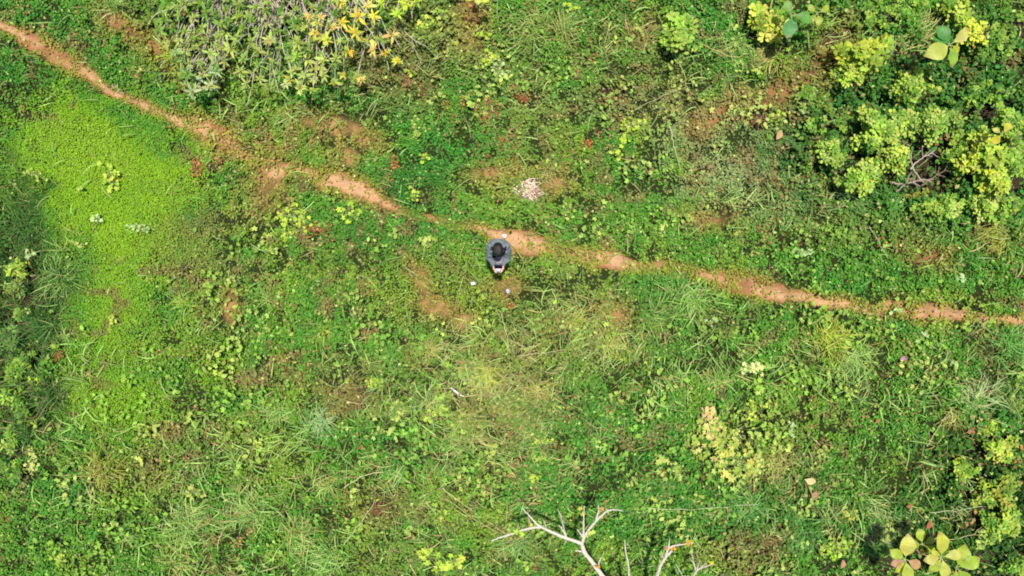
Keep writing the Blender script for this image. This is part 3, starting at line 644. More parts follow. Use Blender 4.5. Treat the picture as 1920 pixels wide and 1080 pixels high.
for a in [
    ('straw yellow tuft fanning out just below the orange soil patches', 803, 655, 90, .36, .012, SG),
    ('green tuft spilling over the footpath right of centre', 1290, 562, 150, .5, .012, PG),
    ('wide yellow green tuft below the right half of the footpath', 1560, 640, 170, .5, .012, YG),
    ('pale tuft with crossed blades beside the brown mat at the left of centre', 520, 772, 80, .4, .012, PG),
    ('pale mint tuft fanning right beside the pale creeping vine', 598, 788, 90, .42, .010, [(160, 188, 130), (140, 172, 110)]),
    ('yellow straw tuft standing in the lower left, the yellowest one', 190, 885, 150, .5, .011, [(156, 158, 70), (144, 156, 64), (164, 160, 90)]),
    ('curly long green tuft at the bottom left', 345, 985, 130, .55, .014, PG),
    ('tangled pale tuft right of the curly long one at the bottom left', 330, 1045, 120, .5, .014, PG + SG),
    ('fine radiating blue green tuft in the upper left meadow', 538, 218, 60, .36, .009, PG),
    ('straw tuft with spreading spikes right of the large pale vine', 1462, 868, 110, .42, .010, SG),
    ('yellow spiky tuft in the middle of the brownish grass below the person', 905, 700, 120, .42, .012, SG + YG),
    ('tangled straw tuft right of the spiky yellow one below the person', 1010, 735, 130, .45, .012, SG),
    ('tall green tuft along the dark edge at the left, upper one', 110, 520, 220, .5, .010, DG + PG),
    ('tall dark green tuft along the left edge, middle one', 85, 615, 220, .5, .010, DG),
    ('tall dark olive tuft along the left edge, lower one', 95, 745, 200, .5, .010, DG + [(120, 120, 80)]),
    ('dark tuft in the left edge shade next to the yellow spire', 40, 820, 160, .45, .010, DG),
    ('dark fine tuft at the top of the left edge shade', 30, 420, 160, .42, .010, DG),
    ('soft bright green tuft on the right edge above the bent pale grass', 1900, 650, 220, .5, .010, [(110, 160, 76), (130, 172, 90)]),
    ('pale bent tuft with long blades at the far right', 1830, 755, 160, .6, .011, [(160, 184, 120), (180, 190, 130)]),
    ('pale tuft of narrow blades above the dark gap at the lower right', 1790, 775, 80, .45, .012, SG),
    ('large straw tuft in the upper right between the big leaf plant and bushes', 1712, 62, 190, .6, .012, [(170, 176, 100), (190, 184, 116), (140, 164, 84)], (.2, 1.0), (45, 30, .5)),
    ('long straw tuft leaning right beneath the yellow shrub at the top', 1450, 95, 80, .55, .010, SG, (.1, .8), (215, 22, .4)),
    ('pale green tuft left of the top yellow shrub by the deep green patch', 1390, 72, 60, .55, .010, PG, (.2, .9), (230, 25, .3)),
    ('grey green fanned tuft of narrow blades below the right hand bushes', 1600, 385, 150, .42, .009, [(160, 176, 124), (140, 160, 100)], (.1, .9), (240, 60, .5)),
    ('feathery mint tuft under the bare twigs at the right', 1665, 385, 150, .34, .009, [(130, 172, 104), (116, 162, 90)]),
    ('light green tuft leaning left at the right edge above the footpath', 1880, 440, 90, .5, .013, YG + SG, (.1, .8), (200, 35, .4)),
    ('light tuft in the grass between the two weedy strips on the lower slope', 1600, 665, 90, .45, .012, PG, (.2, 1), (300, 40, .4)),
    ('yellow green tuft in the lower middle below the white plastic strip', 862, 790, 110, .42, .012, PG + SG),
    ('green tuft with long outer blades at the bottom left of the white branches', 965, 1010, 190, .45, .010, [(140, 172, 96), (120, 160, 80)]),
    ('olive tuft above the yellow star leaf in the lower middle', 985, 800, 120, .42, .011, SG + PG),
    ('pale green tuft in the bottom left long grass, right of the curly one', 470, 960, 130, .5, .013, PG),
    ('straggly tuft at the bottom between the left grass and the dark red weed', 560, 1000, 130, .5, .013, PG + SG),
    ('long bladed bright tuft at the bottom left of the dark red weed', 620, 1040, 110, .5, .014, PG),
    ('pale straw tuft beside the pale weed in the lower left', 615, 905, 70, .4, .011, SG + PG),
    ('grassy tuft at the top left beside the red soil patch', 325, 105, 80, .42, .010, YG),
    ('tall thin tuft at the top left edge of the whorled bush', 215, 12, 70, .5, .010, PG),
    ('straw tuft at the top beside the brown soil gap', 1005, 50, 110, .45, .010, SG + PG),
    ('pale tuft at the top edge right of the brown soil gap', 1055, 60, 90, .5, .010, SG + PG),
    ('dry tuft in the upper right of the middle, by a brown mat', 1200, 70, 110, .4, .010, SG + [(150, 120, 84)]),
    ('straw coloured tuft by the pink white flowers above the footpath', 1030, 320, 60, .3, .009, SG),
    ('bottom right green tuft left of the lime weed', 1500, 1000, 160, .5, .011, [(110, 158, 84), (96, 144, 72)]),
    ('bottom right long tuft leaning toward the big yellow leaves', 1640, 990, 150, .6, .011, [(160, 164, 112), (130, 150, 90)], (.1, .7), (-30, 20, .5)),
    ('green tuft right of the pale horizontal stem at the bottom', 1395, 955, 160, .45, .011, [(104, 160, 84), (130, 176, 104)]),
    ('green tuft between the white branches and the pale stem', 1180, 960, 140, .4, .010, [(90, 146, 70), (110, 160, 80)]),
    ('spreading pale tuft around the thin stalks right of the person', 1150, 640, 130, .4, .011, SG + YG),
    ('light tuft on the olive ground below the footpath gap', 1080, 600, 80, .34, .010, SG + YG),
    ('fine light tuft at the lower left of the footpath bend', 600, 625, 60, .34, .010, YG),
    ('grey green tuft on the left of the small orange clump at the path', 500, 560, 40, .3, .010, PG),
    ('light fine tuft at the left in the olive grass', 340, 570, 60, .3, .010, YG + PG),
    ('dark bunch of grass between the upper right bush and the dead twigs', 1590, 215, 70, .45, .010, [(150, 160, 120), (110, 140, 80)], (.2, .9), (240, 25, .3)),
    ('pale bladed tuft on the deep green at the right edge, above the yellow shrub', 1900, 760, 120, .5, .011, PG),
    ('pale tuft on the grass between the tall vine and the right footpath', 1340, 715, 80, .4, .011, SG + PG),
]: tuft(*a)

# single stalks and twigs lying in the grass
def stalk(label, pts, r0, r1, col, name='dry_stalk', cat='stalk', group='single stalks and twigs lying in the grass', h=.2, fork=0):
    P = np.array([G(p[0], p[1], h) + (0,) for p in pts], float)
    P[:, 2] = [gz(p[0], p[1]) + h * (.85 + .3 * rng.random()) for p in P]
    n = 4 * len(P); t = np.linspace(0, len(P) - 1, n); Q = np.stack([np.interp(t, np.arange(len(P)), P[:, k]) for k in range(3)], 1)
    Q[1:-1] = (Q[:-2] + Q[1:-1] * 2 + Q[2:]) / 4
    r0 *= .75; r1 *= .75; col = tuple(v * .9 for v in col)
    Q[1:-1] += rng.normal(0, .008, (n - 2, 3))
    mb = MB(); tube(mb, Q, np.linspace(r0, r1, n), L(*col), 6)
    for i in range(fork):
        k = int(n * (.35 + .6 * rng.random())); k = min(k, n - 2); d = Q[k + 1] - Q[k]; d /= np.linalg.norm(d) + 1e-9; a = rng.choice([-1, 1]) * rng.uniform(.4, 1.0)
        d2 = np.array([d[0] * math.cos(a) - d[1] * math.sin(a), d[0] * math.sin(a) + d[1] * math.cos(a), rng.uniform(-.3, .1)])
        tube(mb, curve(Q[k], Q[k] + d2 * rng.uniform(.08, .24), .05, .05, 5), np.linspace(r0 * .6, r1 * .6, 5), L(*col), 5)
    o = mb.build(name, M_WOOD, loc=Q[0]); return tag(o, label, cat, group)
for a in [
    ('long thin straw stalk standing alone below the person', [(938, 583), (948, 620), (956, 660)], .009, .006, (208, 200, 140)),
    ('pale twig standing in the grass above the grey green area', [(1258, 235), (1265, 275), (1278, 316)], .012, .007, (200, 180, 150)),
    ('arching straw stalk at the bottom left of the centre', [(645, 915), (680, 892), (712, 885), (745, 892), (768, 905)], .012, .007, (200, 200, 140)),
    ('diagonal straw stalk running toward the white branches, upper one', [(830, 915), (880, 955), (950, 1002)], .012, .007, (206, 190, 132)),
    ('diagonal straw stalk running toward the white branches, lower one', [(835, 935), (890, 975), (935, 998)], .010, .006, (190, 178, 120)),
    ('pale horizontal stem with a pinkish middle near the bottom', [(1215, 953), (1270, 955), (1320, 953), (1420, 945)], .010, .007, (190, 200, 150)),
    ('thin light twig lying level in the dark bottom right', [(1745, 962), (1800, 960), (1870, 948)], .009, .006, (186, 196, 150)),
    ('straight straw twig leaning at the lower right above the dark gap', [(1741, 838), (1765, 800), (1785, 765)], .011, .007, (196, 174, 120)),
    ('thin stalk crossing the upper middle diagonally', [(950, 95), (975, 78), (985, 55)], .008, .005, (200, 180, 140)),
    ('long light stalk diagonal in the green of the upper middle', [(1190, 205), (1240, 180), (1290, 160)], .007, .005, (180, 180, 130)),
    ('long pale stalk lying level below the brown spiky grass', [(970, 668), (1010, 662), (1060, 655)], .009, .006, (196, 196, 140)),
    ('long thin grass stalk crossing near the right above the footpath', [(1630, 425), (1645, 450), (1665, 485)], .008, .006, (190, 190, 150)),
    ('pale grass stalk rising from the bottom at the left of the dark red weed', [(645, 1020), (690, 960), (705, 935)], .010, .006, (206, 190, 150)),
]: stalk(*a)
for lab, pts, r0, r1, col, fk in [
    ('pale forked twig on the left side of the dark gap in the bushes', [(1735, 345), (1712, 320), (1705, 290), (1690, 262)], .020, .010, (176, 160, 146), 5),
    ('pale twig pointing right inside the dark gap in the bushes', [(1705, 318), (1728, 298), (1752, 282)], .018, .010, (186, 172, 158), 4),
    ('forked grey twig at the bottom of the dark gap in the bushes', [(1672, 342), (1695, 345), (1722, 338), (1750, 336)], .022, .010, (170, 150, 138), 7),
    ('grey brown twig on the lower left inside the dark gap', [(1680, 360), (1695, 345), (1710, 322)], .018, .010, (160, 140, 128), 4),
    ('brown twig fan on the right inside the dark gap', [(1725, 348), (1748, 332), (1775, 318)], .018, .010, (130, 108, 98), 7),
    ('branched twig crossing behind the big yellow leaves at the bottom right', [(1745, 1018), (1800, 1015), (1835, 1002), (1850, 995)], .014, .007, (170, 160, 120), 4),
    ('twig joining the two big leaf plants at the bottom right', [(1715, 1030), (1730, 1040), (1750, 1048)], .016, .012, (160, 130, 100), 0),
    ('bare straw twig among the grass right of the person', [(1310, 80), (1380, 108), (1400, 100)], .009, .006, (200, 170, 110), 2),
    ('bare twig above the dark soil at the top, under the yellowing bush', [(740, 40), (770, 70), (800, 88)], .014, .008, (186, 176, 150), 3),
    ('bare twig beside the first at the top, under the yellowing bush', [(745, 60), (775, 85), (790, 120)], .010, .006, (170, 160, 130), 3),
]: stalk(lab, pts, r0, r1, col, 'dry_twig', 'twig', 'bare twigs in the gaps of the bushes', .35, fk)

# ------------------------------------------------------------------ bushes on the right
YLG = [(162, 184, 66), (146, 174, 58), (178, 190, 82), (104, 144, 46)]; LG = [(148, 176, 70), (128, 162, 58), (166, 186, 88), (96, 138, 48)]; DKG = [(92, 132, 42), (112, 150, 52), (76, 114, 36), (136, 166, 66)]
BR = 'broad leaved bushes in the upper right'
B = [
    ('bright yellow bush of long rosettes at the top left of the right hand thicket', 1618, 98, 62, 34, 1.1, 34, OBOV, .155, [(174, 182, 56), (160, 174, 52), (146, 168, 56), (120, 152, 48)], 11),
    ('small yellow green bush hanging below the bright yellow one', 1600, 135, 30, 30, .9, 30, OBOV, .11, YLG, 12),
    ('large light green bush in the middle of the thicket, left of the bare twigs', 1640, 245, 76, 64, 1.25, 165, OBOV, .115, LG + YLG, 13),
    ('light green bush below the large one, above the feathery tuft', 1628, 326, 50, 32, 1.0, 68, OBOV, .115, LG + YLG, 14),
    ('yellow green bush directly left of the bare twigs, below the middle', 1675, 300, 38, 26, 1.05, 52, OBOV, .11, YLG, 15),
    ('pale green bush right of the top middle of the thicket', 1718, 158, 56, 34, 1.05, 84, OBOV, .10, LG + YLG, 16),
    ('olive green bush above the bare twigs', 1748, 228, 56, 34, 1.1, 92, OBOV, .10, LG, 17),
    ('small light bush at the left foot of the thicket by the orange dead weed', 1552, 290, 27, 26, .8, 34, OBOV, .11, LG, 18),
    ('dark green bush with glossy leaves behind the orange dead weed', 1560, 228, 40, 34, .75, 56, OVATE, .10, DKG, 19),
    ('dark green low bush at the top of the thicket left edge', 1525, 180, 36, 44, .55, 60, OVATE, .09, DKG, 20),
    ('tall yellow green bush at the right edge, below a yellow leaf', 1858, 300, 48, 72, 1.3, 130, OVATE, .12, YLG + [(176, 190, 60)], 21),
    ('mid green bush between the bare twigs and the tall right edge bush', 1798, 285, 34, 52, 1.0, 70, OVATE, .11, MIDG, 22),
    ('mid green bush at the far right edge beyond the tall one', 1905, 270, 32, 90, 1.1, 90, OVATE, .11, MIDG + LG, 23),
    ('dark green bush filling the right edge below the big leaf plant', 1850, 175, 60, 50, .9, 100, OVATE, .10, DKG + MIDG, 24),
    ('mid green bush at the top right corner with fine leaves', 1880, 90, 56, 60, .9, 120, OVATE, .085, MIDG + DKG, 25),
    ('yellow green sprigs of a bush at the top edge above the big leaf plant', 1800, 22, 46, 26, .95, 42, OBOV, .12, YLG, 26),
    ('yellow bush right of the big leaf plant', 1832, 60, 24, 22, .9, 22, OBOV, .11, [(196, 204, 70)], 27),
    ('mid green bush along the top edge in the upper right', 1660, 18, 76, 34, .7, 80, OVATE, .09, MIDG, 28),
    ('low green bush below the bare twigs, at the lower rim of the thicket', 1760, 385, 56, 26, .7, 70, OVATE, .10, LG + MIDG, 29),
    ('yellow green low bush at the lower right rim of the thicket', 1860, 385, 50, 26, .7, 62, OVATE, .10, LG, 30),
    ('small yellow sprigs in the bottom of the dark gap', 1722, 368, 20, 9, .4, 9, OVATE, .08, [(166, 170, 70), (150, 150, 60)], 31),
]
for lab, px, py, rx, ry, h, n, tpl, sz, cols, sd_ in B:
    thin = cols in (MIDG, DKG) or cols == MIDG + DKG or cols == DKG + MIDG
    shrub('leafy_shrub', lab, px, py, rx * 1.25, ry * 1.25, h * (.55 if thin else .8), int(n * (1.0 if thin else 2.0)), tpl, sz * .78, cols, seed=sd_, group=BR, wid=1.15, gaps=.41, ragged=.7, pitch=(-.25, .7))
for lab, px, py, rx, ry, h, n, tpl, sz, cols, sd_ in [
    ('round yellow green shrub of cupped leaves standing alone at the top', 1277, 62, 36, 40, .8, 30, OBOV, .14, [(142, 174, 66), (160, 186, 76), (120, 158, 54)], 33),
    ('yellow shrub at the top edge left of the three green leaves', 1448, 40, 36, 36, .8, 32, OBOV, .15, [(172, 186, 60), (156, 176, 56), (184, 186, 84), (130, 158, 50)], 34),
    ('yellow green shrub at the lower right edge with round leaves', 1893, 925, 32, 46, .8, 56, OVATE, .10, [(140, 162, 60), (120, 150, 52), (156, 158, 58), (96, 130, 44)], 35),
    ('mid green shrub in the lower right corner of the picture', 1885, 985, 34, 26, .7, 40, OVATE, .10, MIDG + YLG, 36),
    ('light green shrub above the dark gap at the lower right edge', 1882, 842, 36, 22, .75, 44, OVATE, .09, YLG, 37),
    ('mid green shrub left of the dark gap at the lower right', 1815, 880, 24, 30, .6, 40, OVATE, .08, YLG + MIDG, 38),
    ('dark green shrub at the right edge beside the dark gap', 1905, 880, 24, 24, .6, 36, OVATE, .10, DKG, 39),
    ('low dark leafed shrub at the left edge between the two lance leaved ones', 22, 690, 26, 26, .5, 30, OVATE, .10, DKG + LG[:2], 50),  # left edge shrubs: most have darker leaf colours imitating the shade there
    ('green small leaved shrub just inside the left edge shade', 44, 668, 12, 16, .5, 12, OVATE, .07, DKG, 51),
    ('dark green shrub near the left edge above the pale lance leaved one', 22, 590, 18, 14, .5, 12, OVATE, .08, DKG, 52),
    ('leafy dark green shrub in the left shade beside the lowest one', 40, 770, 18, 16, .5, 14, OVATE, .08, DKG, 53),
    ('dark shrub low on the left edge below the yellow spire', 10, 880, 18, 22, .5, 20, OVATE, .09, DKG + LG[:1], 54),
    ('low mid green shrub filling the right edge above the yellow corner shrub', 1860, 1000, 34, 28, .55, 44, OVATE, .08, LG, 55),
    ('loose shrub of small yellow green leaves below the dark gap at the right', 1850, 930, 26, 26, .6, 30, OVATE, .08, YLG, 56),
    ('sparse yellow green shrub along the upper rim of the right dark gap', 1860, 800, 34, 14, .5, 30, OVATE, .07, YLG, 57),
    ('low green shrub in the bottom right corner right of the large leaves', 1905, 1060, 22, 16, .5, 22, OVATE, .09, MIDG, 58),
    ('light shrub cut by the left edge, with bunched pale leaves', 12, 540, 15, 18, .7, 16, LANCE, .10, [(110, 136, 56), (130, 150, 70)], 40),
    ('pale lance leaved shrub at the left edge below the bunched one', 8, 635, 20, 22, .7, 14, LANCE, .14, [(96, 132, 58), (80, 116, 46)], 41),
    ('green lance leaved shrub lowest on the left edge', 8, 742, 22, 20, .6, 18, LANCE, .14, MIDG, 42),
    ('small green shrub at the left edge beside the yellow spire', 4, 835, 12, 18, .5, 12, LANCE, .13, MIDG, 43),
    ('yellow green sprawling shrub at the left edge near the top of the shade', 10, 505, 20, 12, .5, 14, OVATE, .10, YLG, 44),
]: shrub('leafy_shrub', lab, px, py, rx * 1.25, ry * 1.25, h * .75, int(n * 1.8), tpl, sz * .82, cols, seed=sd_, group='smaller shrubs around the meadow', wid=1.15, gaps=.42, pitch=(-.25, .7))

# ------------------------------------------------------------------ the whorled bushes at the top left
def whorl_bush(label, tips, base, cols, size, seed, wood=(182, 172, 150), k=(6, 9), h=.75, pitch=(-.05, .5)):
    """thin pale branches from one root ending in whorls of long narrow leaves"""
    bx_, by_ = G(*base); z0 = gz(bx_, by_); o = empty('whorled_shrub', (bx_, by_, z0)); tag(o, label, 'shrub', 'whorled bushes at the top left')
    mb = MB(); st = MB(); hub = []
    for i in range(5):
        a = rng.uniform(0, 2 * PI); hub.append(np.array([math.cos(a) * .25, math.sin(a) * .25, .22 * h]))
        tube(st, curve((0, 0, -.05), hub[-1], .1, .05, 6), np.linspace(.03, .018, 6), L(*wood), 6)
    for (tx, ty) in tips:
        hh = h * rng.uniform(.6, 1.1); q = G(tx, ty, hh); e = np.array([q[0] - bx_, q[1] - by_, hh])
        b0 = min(hub, key=lambda c: np.linalg.norm(c - e)); d = np.linalg.norm(e - b0)
        cv = curve(b0, e - np.array([0, 0, .02]), -.10, .035, 8); tube(st, cv, np.linspace(.011, .005, 8), L(*wood) * rng.uniform(.75, 1.2), 5)
        if rng.random() < .7:
            s0 = cv[rng.integers(2, 7)]; e2 = s0 + (e - b0) * .35 + rng.normal(0, .09, 3); tube(st, curve(s0, e2, .05, .04, 5), np.linspace(.008, .005, 5), L(*wood), 5)
        n = rng.integers(k[0], k[1] + 1); ph = rng.uniform(0, 2 * PI)
        lean = np.array([rng.normal(0, .42), rng.normal(0, .42) - .15])
        yaw = ph + 2 * PI * np.arange(n) / n + rng.normal(0, .28, n); size_ = size * rng.uniform(.7, 1.2)
        p = rng.uniform(pitch[0], pitch[1], n) + lean[0] * np.cos(yaw) + lean[1] * np.sin(yaw)
        base_c = pal(cols, 1, .06)[0]
        stamp(mb, LANCE, np.repeat(e[None], n, 0) + rng.normal(0, .005, (n, 3)), yaw, p, rng.normal(0, .25, n), size_ * rng.uniform(.6, 1.25, n), jitter(np.repeat(base_c[None], n, 0), .15, .06), rng.uniform(.8, 1.4, n))
        m = 4; yaw = rng.uniform(0, 2 * PI, m)
        stamp(mb, LANCE, np.repeat(e[None], m, 0), yaw, rng.uniform(.7, 1.2, m), rng.normal(0, .25, m), size * .6, jitter(np.repeat(base_c[None], m, 0) * 1.1, .06, .03), np.full(m, 1.1))
    mb.build('foliage', M_GLOSSY, o); st.build('branch', M_WOOD, o); return o
def tips_in(polys, n, dmin, seed):
    r = np.random.default_rng(seed); out = []; t = 0
    while len(out) < n and t < 20000:
        t += 1; cx, cy, rx, ry = polys[r.integers(0, len(polys))]; a = r.uniform(0, 2 * PI); q = math.sqrt(r.random())
        p = (cx + rx * q * math.cos(a), cy + ry * q * math.sin(a))
        if all(math.hypot(p[0] - u[0], p[1] - u[1]) > dmin for u in out): out.append(p)
    return out
SAGE = [(136, 160, 74), (158, 174, 90), (116, 148, 60), (168, 176, 96)]; SAGEG = [(112, 146, 60), (136, 160, 72), (96, 132, 52)]
whorl_bush('sage green whorled bush at its far left, reaching the red soil patch', tips_in([(355, 60, 62, 60), (370, 110, 44, 62)], 38, 19, 1) + tips_in([(380, -60, 60, 50)], 14, 22, 21), (400, -30), SAGE + SAGEG, .15, 1)
whorl_bush('silvery lowest shoots of the whorled bush, next to the orange leaves', [(358, 172), (392, 160), (345, 130), (374, 118), (348, 108), (362, 145), (405, 132), (330, 98)], (400, 60), [(158, 176, 132), (136, 162, 100)], .17, 2, h=.7)
whorl_bush('sage green whorled bush in the middle with many bare pale branches', tips_in([(490, 90, 80, 75), (550, 120, 60, 44), (450, 60, 50, 55)], 40, 22, 3) + tips_in([(520, -60, 60, 50)], 14, 22, 22), (530, -60), SAGE + [(176, 184, 120)], .15, 3)
whorl_bush('whorled bush with drooping pale leaves in front of the yellowing one', tips_in([(600, 90, 48, 52), (570, 145, 45, 32), (620, 130, 34, 24)], 26, 22, 4) + tips_in([(610, -40, 50, 60)], 14, 22, 23), (600, -60), [(172, 180, 90), (150, 170, 70), (190, 180, 76)], .15, 4)
whorl_bush('green whorled bush along the top edge at the left of the yellowing one', tips_in([(440, 10, 100, 28), (560, 15, 70, 28), (370, 0, 70, 30)], 36, 20, 5) + tips_in([(470, -110, 110, 60)], 22, 26, 24), (470, -90), SAGEG + DKG, .14, 5)
whorl_bush('yellowing whorled bush with bright yellow and orange tinted leaves', [(648, 18), (690, 75), (665, 60), (714, 72), (735, 65), (700, 90), (722, 100), (678, 148), (668, 145), (745, 112), (600, 30), (625, 50), (640, 40), (590, 60), (655, 95), (672, 30), (700, 30), (612, 75), (640, 5), (690, 8), (580, 30), (560, 45), (640, -30), (680, -40), (660, -70), (700, -20), (620, -60), (690, -90), (650, -110)],
           (650, -60), [(204, 188, 66), (196, 180, 56), (184, 188, 76), (206, 188, 104), (168, 178, 70), (150, 168, 72)], .155, 6, k=(8, 11))
whorl_bush('small yellow green whorled bush at the top edge right of the yellowing one', [(768, 12), (760, 5), (780, 2), (745, 25), (715, 5)], (770, -50), [(190, 196, 70), (176, 190, 66)], .15, 7)

# ------------------------------------------------------------------ plants with a few very large leaves: every leaf is a part
def big_leaf(label, px, py, h, leaves, twig=(170, 180, 120), under=None, cat='plant'):
    bx_, by_ = G(px, py, h); z0 = gz(bx_, by_); o = empty('large_leaf_plant', (bx_, by_, z0)); tag(o, label, cat, 'plants with very large leaves')
    st = MB(); tube(st, curve((0, 0, -.03), (0, 0, h), .0, .02, 7), np.linspace(.014, .009, 7), L(120, 130, 80), 7)
    for yaw, ln, c, pt, lab in leaves:
        a = math.radians(yaw); s = .05
        e = np.array([math.cos(a) * s, math.sin(a) * s, h + .02]); tube(st, curve((0, 0, h - .02), e, .1, .01, 4), .006, L(*twig), 5)
        m = MB(); v, f = leaf_tpl([(0, .01), (.06, .035), (.16, .11), (.28, .2), (.42, .265), (.55, .28), (.68, .25), (.8, .185), (.91, .09), (1, 0)], rng.uniform(.15, .5), rng.uniform(.1, .4))
        # fine waves along the rim and a paler midrib and veins
        R = rot(np.array([a]), np.array([pt]), np.array([rng.normal(0, .15)]))[0]
        vv = v.copy(); vv[:, 1] *= rng.uniform(1.0, 1.3); vv[:, 1] += .10 * rng.normal() * vv[:, 0] ** 2; vv[:, 2] += .025 * np.sin(v[:, 0] * 17 + yaw) * np.abs(v[:, 1]) * 4
        cc = np.repeat(lin(c)[None] * .72, len(vv), 0); mid = np.abs(vv[:, 1]) < 1e-6; cc[mid] = np.clip(cc[mid] * 1.18, 0, .9)
        cc = cc * (1 + .12 * np.sin(v[:, 0] * 40) + rng.normal(0, .05, len(v)))[:, None]; cc[-3:] = cc[-3:] * .5 + lin((150, 110, 60)) * .5
        m.add(vv * ln @ R.T + e, f, cc); lf = m.build('leaf', M_GLOSSY, o, smooth=True)
        if lab: lf['label'] = lab
    st.build('stem', M_WOOD, o); return o
big_leaf('plant with four very large leaves, three yellow green, one deep green', 1782, 83, 1.2,
         [(128, .36, (84, 150, 66), .1, 'deep green leaf'), (35, .36, (206, 204, 110), .15, 'pale yellow leaf'), (212, .46, (192, 202, 92), .1, None), (278, .36, (150, 188, 70), .05, None), (160, .3, (84, 150, 66), .0, 'deep green leaf'), (325, .2, (190, 196, 60), -.3, None)])
big_leaf('plant with three smooth green leaves beside the yellow shrub at the top', 1487, 26, 1.0,
         [(120, .24, (124, 170, 78), .1, None), (-12, .36, (104, 160, 66), .1, None), (262, .38, (80, 148, 74), .05, None)])
big_leaf('yellow green broad leaf plant right of the three smooth green leaves', 1535, 22, .8, [(-80, .2, (176, 190, 70), .1, None), (20, .2, (166, 184, 62), .1, None), (150, .18, (176, 190, 80), .1, None), (230, .2, (160, 180, 66), 0, None)])
big_leaf('yellow leaf plant with pinkish leaves at the bottom right, the left one', 1700, 1050, 1.1,
         [(92, .42, (206, 204, 92), .15, None), (205, .24, (196, 150, 120), .1, 'pinkish leaf'), (150, .28, (176, 196, 70), .0, None), (-25, .26, (202, 160, 110), .1, 'pinkish leaf'), (235, .26, (190, 200, 70), 0, None), (272, .36, (186, 200, 80), .1, None)])
big_leaf('small yellow leaf plant between the two large ones at the bottom right', 1732, 1022, .9,
         [(105, .26, (176, 194, 70), .15, None), (30, .2, (172, 190, 84), .1, None), (180, .2, (150, 176, 60), .1, None), (-30, .22, (176, 200, 50), .1, None), (260, .14, (200, 180, 50), .2, None)])
big_leaf('tallest yellow leaf plant at the bottom right with pointed star of leaves', 1768, 1046, 1.2,
         [(98, .44, (200, 202, 78), .2, None), (15, .32, (200, 200, 88), .15, None), (150, .2, (196, 198, 80), .1, None), (190, .28, (196, 190, 90), .0, None), (280, .34, (200, 204, 90), .1, None), (235, .3, (170, 188, 66), .0, None)])
big_leaf('broad bright green leaf plant in the bottom right, rightmost of the yellow ones', 1796, 1066, 1.1,
         [(70, .4, (164, 188, 54), .1, None), (28, .4, (164, 196, 60), .15, None), (-50, .4, (150, 184, 56), .0, None), (255, .3, (158, 186, 56), 0, None)])
big_leaf('plant cut by the top edge with two glowing yellow green leaves', 893, -14, .9,
         [(218, .2, (196, 206, 60), .1, None), (285, .18, (196, 206, 90), .1, None), (-35, .24, (196, 210, 50), .1, None), (110, .2, (150, 180, 60), .1, None)])
big_leaf('yellow pointed leaf plant at the right edge of the thicket', 1878, 252, 1.3, [(60, .2, (206, 196, 70), .1, None), (220, .22, (200, 190, 50), .1, None), (150, .16, (196, 196, 90), .1, None)])

# ------------------------------------------------------------------ the bare white tree whose branches reach in from the bottom
def Q(u, v, h): x, y = G(900 + u * .2292, 920 + v * .2292, h); return np.array([x, y, h])
bx_, by_ = G(1185, 1190); z0 = gz(bx_, by_)
tree = empty('bare_tree', (bx_, by_, z0)); tag(tree, 'bare whitish tree whose forked branches reach in from the bottom edge', 'tree')
WH = L(184, 175, 160); off = np.array([bx_, by_, z0])
def limb(mb, pts, r0, r1, wob=.006):
    P = np.array(pts) - off; n = 5 * len(P); t = np.linspace(0, len(P) - 1, n)
    S = np.stack([np.interp(t, np.arange(len(P)), P[:, k]) for k in range(3)], 1)
    for _ in range(3): S[1:-1] = (S[:-2] + 2 * S[1:-1] + S[2:]) / 4
    S[1:-1] += rng.normal(0, wob * .5, (n - 2, 3))
    rr = np.linspace(r0, r1, n) * 1.35 * (1 + rng.normal(0, .1, n))
    mb.add(np.zeros((0, 3)), np.zeros((0, 4), int), np.zeros((0, 3))) if False else None
    for _ in range(2 if len(pts) > 2 else 1):
        q0 = S[rng.integers(n // 3, n - 2)]; e0 = q0 + np.array([rng.normal(0, .07), rng.normal(0, .07), rng.uniform(.0, .08)]); tube(mb, curve(q0, e0, .1, .06, 5), np.linspace(.004, .0018, 5), WH * .8, 5)
    tube(mb, S, rr, WH * (.92 + .1 * rng.random()), 8)
mb = MB(); limb(mb, [off + (0, 0, -.1), off + (0, .02, .3), off + (-.02, .1, .55)], .055, .04); mb.build('trunk', M_WOOD, tree)
H1 = 1.25
mb = MB()
limb(mb, [off + (-.02, .1, .55), Q(1060, 760, .95), Q(1000, 698, 1.05), Q(930, 600, 1.12), Q(850, 500, 1.2), Q(830, 430, H1)], .038, .026)
limb(mb, [Q(830, 430, H1), Q(710, 392, 1.28), Q(600, 345, 1.3), Q(500, 300, 1.33), Q(440, 250, 1.35), Q(395, 195, 1.37), Q(340, 140, 1.4)], .026, .006)
limb(mb, [Q(505, 300, 1.33), Q(430, 300, 1.33), Q(340, 325, 1.3), Q(270, 350, 1.3), Q(170, 380, 1.27), Q(95, 412, 1.25)], .017, .009)
limb(mb, [Q(835, 430, H1), Q(845, 390, 1.28), Q(885, 325, 1.32), Q(955, 240, 1.38), Q(1040, 165, 1.42), Q(1090, 152, 1.43), Q(1165, 165, 1.43)], .024, .006)
limb(mb, [Q(945, 250, 1.38), Q(968, 180, 1.4), Q(970, 118, 1.43)], .014, .006)
limb(mb, [Q(845, 385, 1.28), Q(847, 280, 1.35), Q(853, 125, 1.42)], .015, .007)
limb(mb, [Q(838, 380, 1.28), Q(820, 350, 1.3), Q(797, 318, 1.33)], .012, .006)
limb(mb, [Q(712, 390, 1.28), Q(675, 320, 1.32), Q(642, 280, 1.35)], .012, .005)
limb(mb, [Q(712, 388, 1.28), Q(680, 290, 1.34), Q(665, 215, 1.38), Q(632, 150, 1.42)], .007, .004)
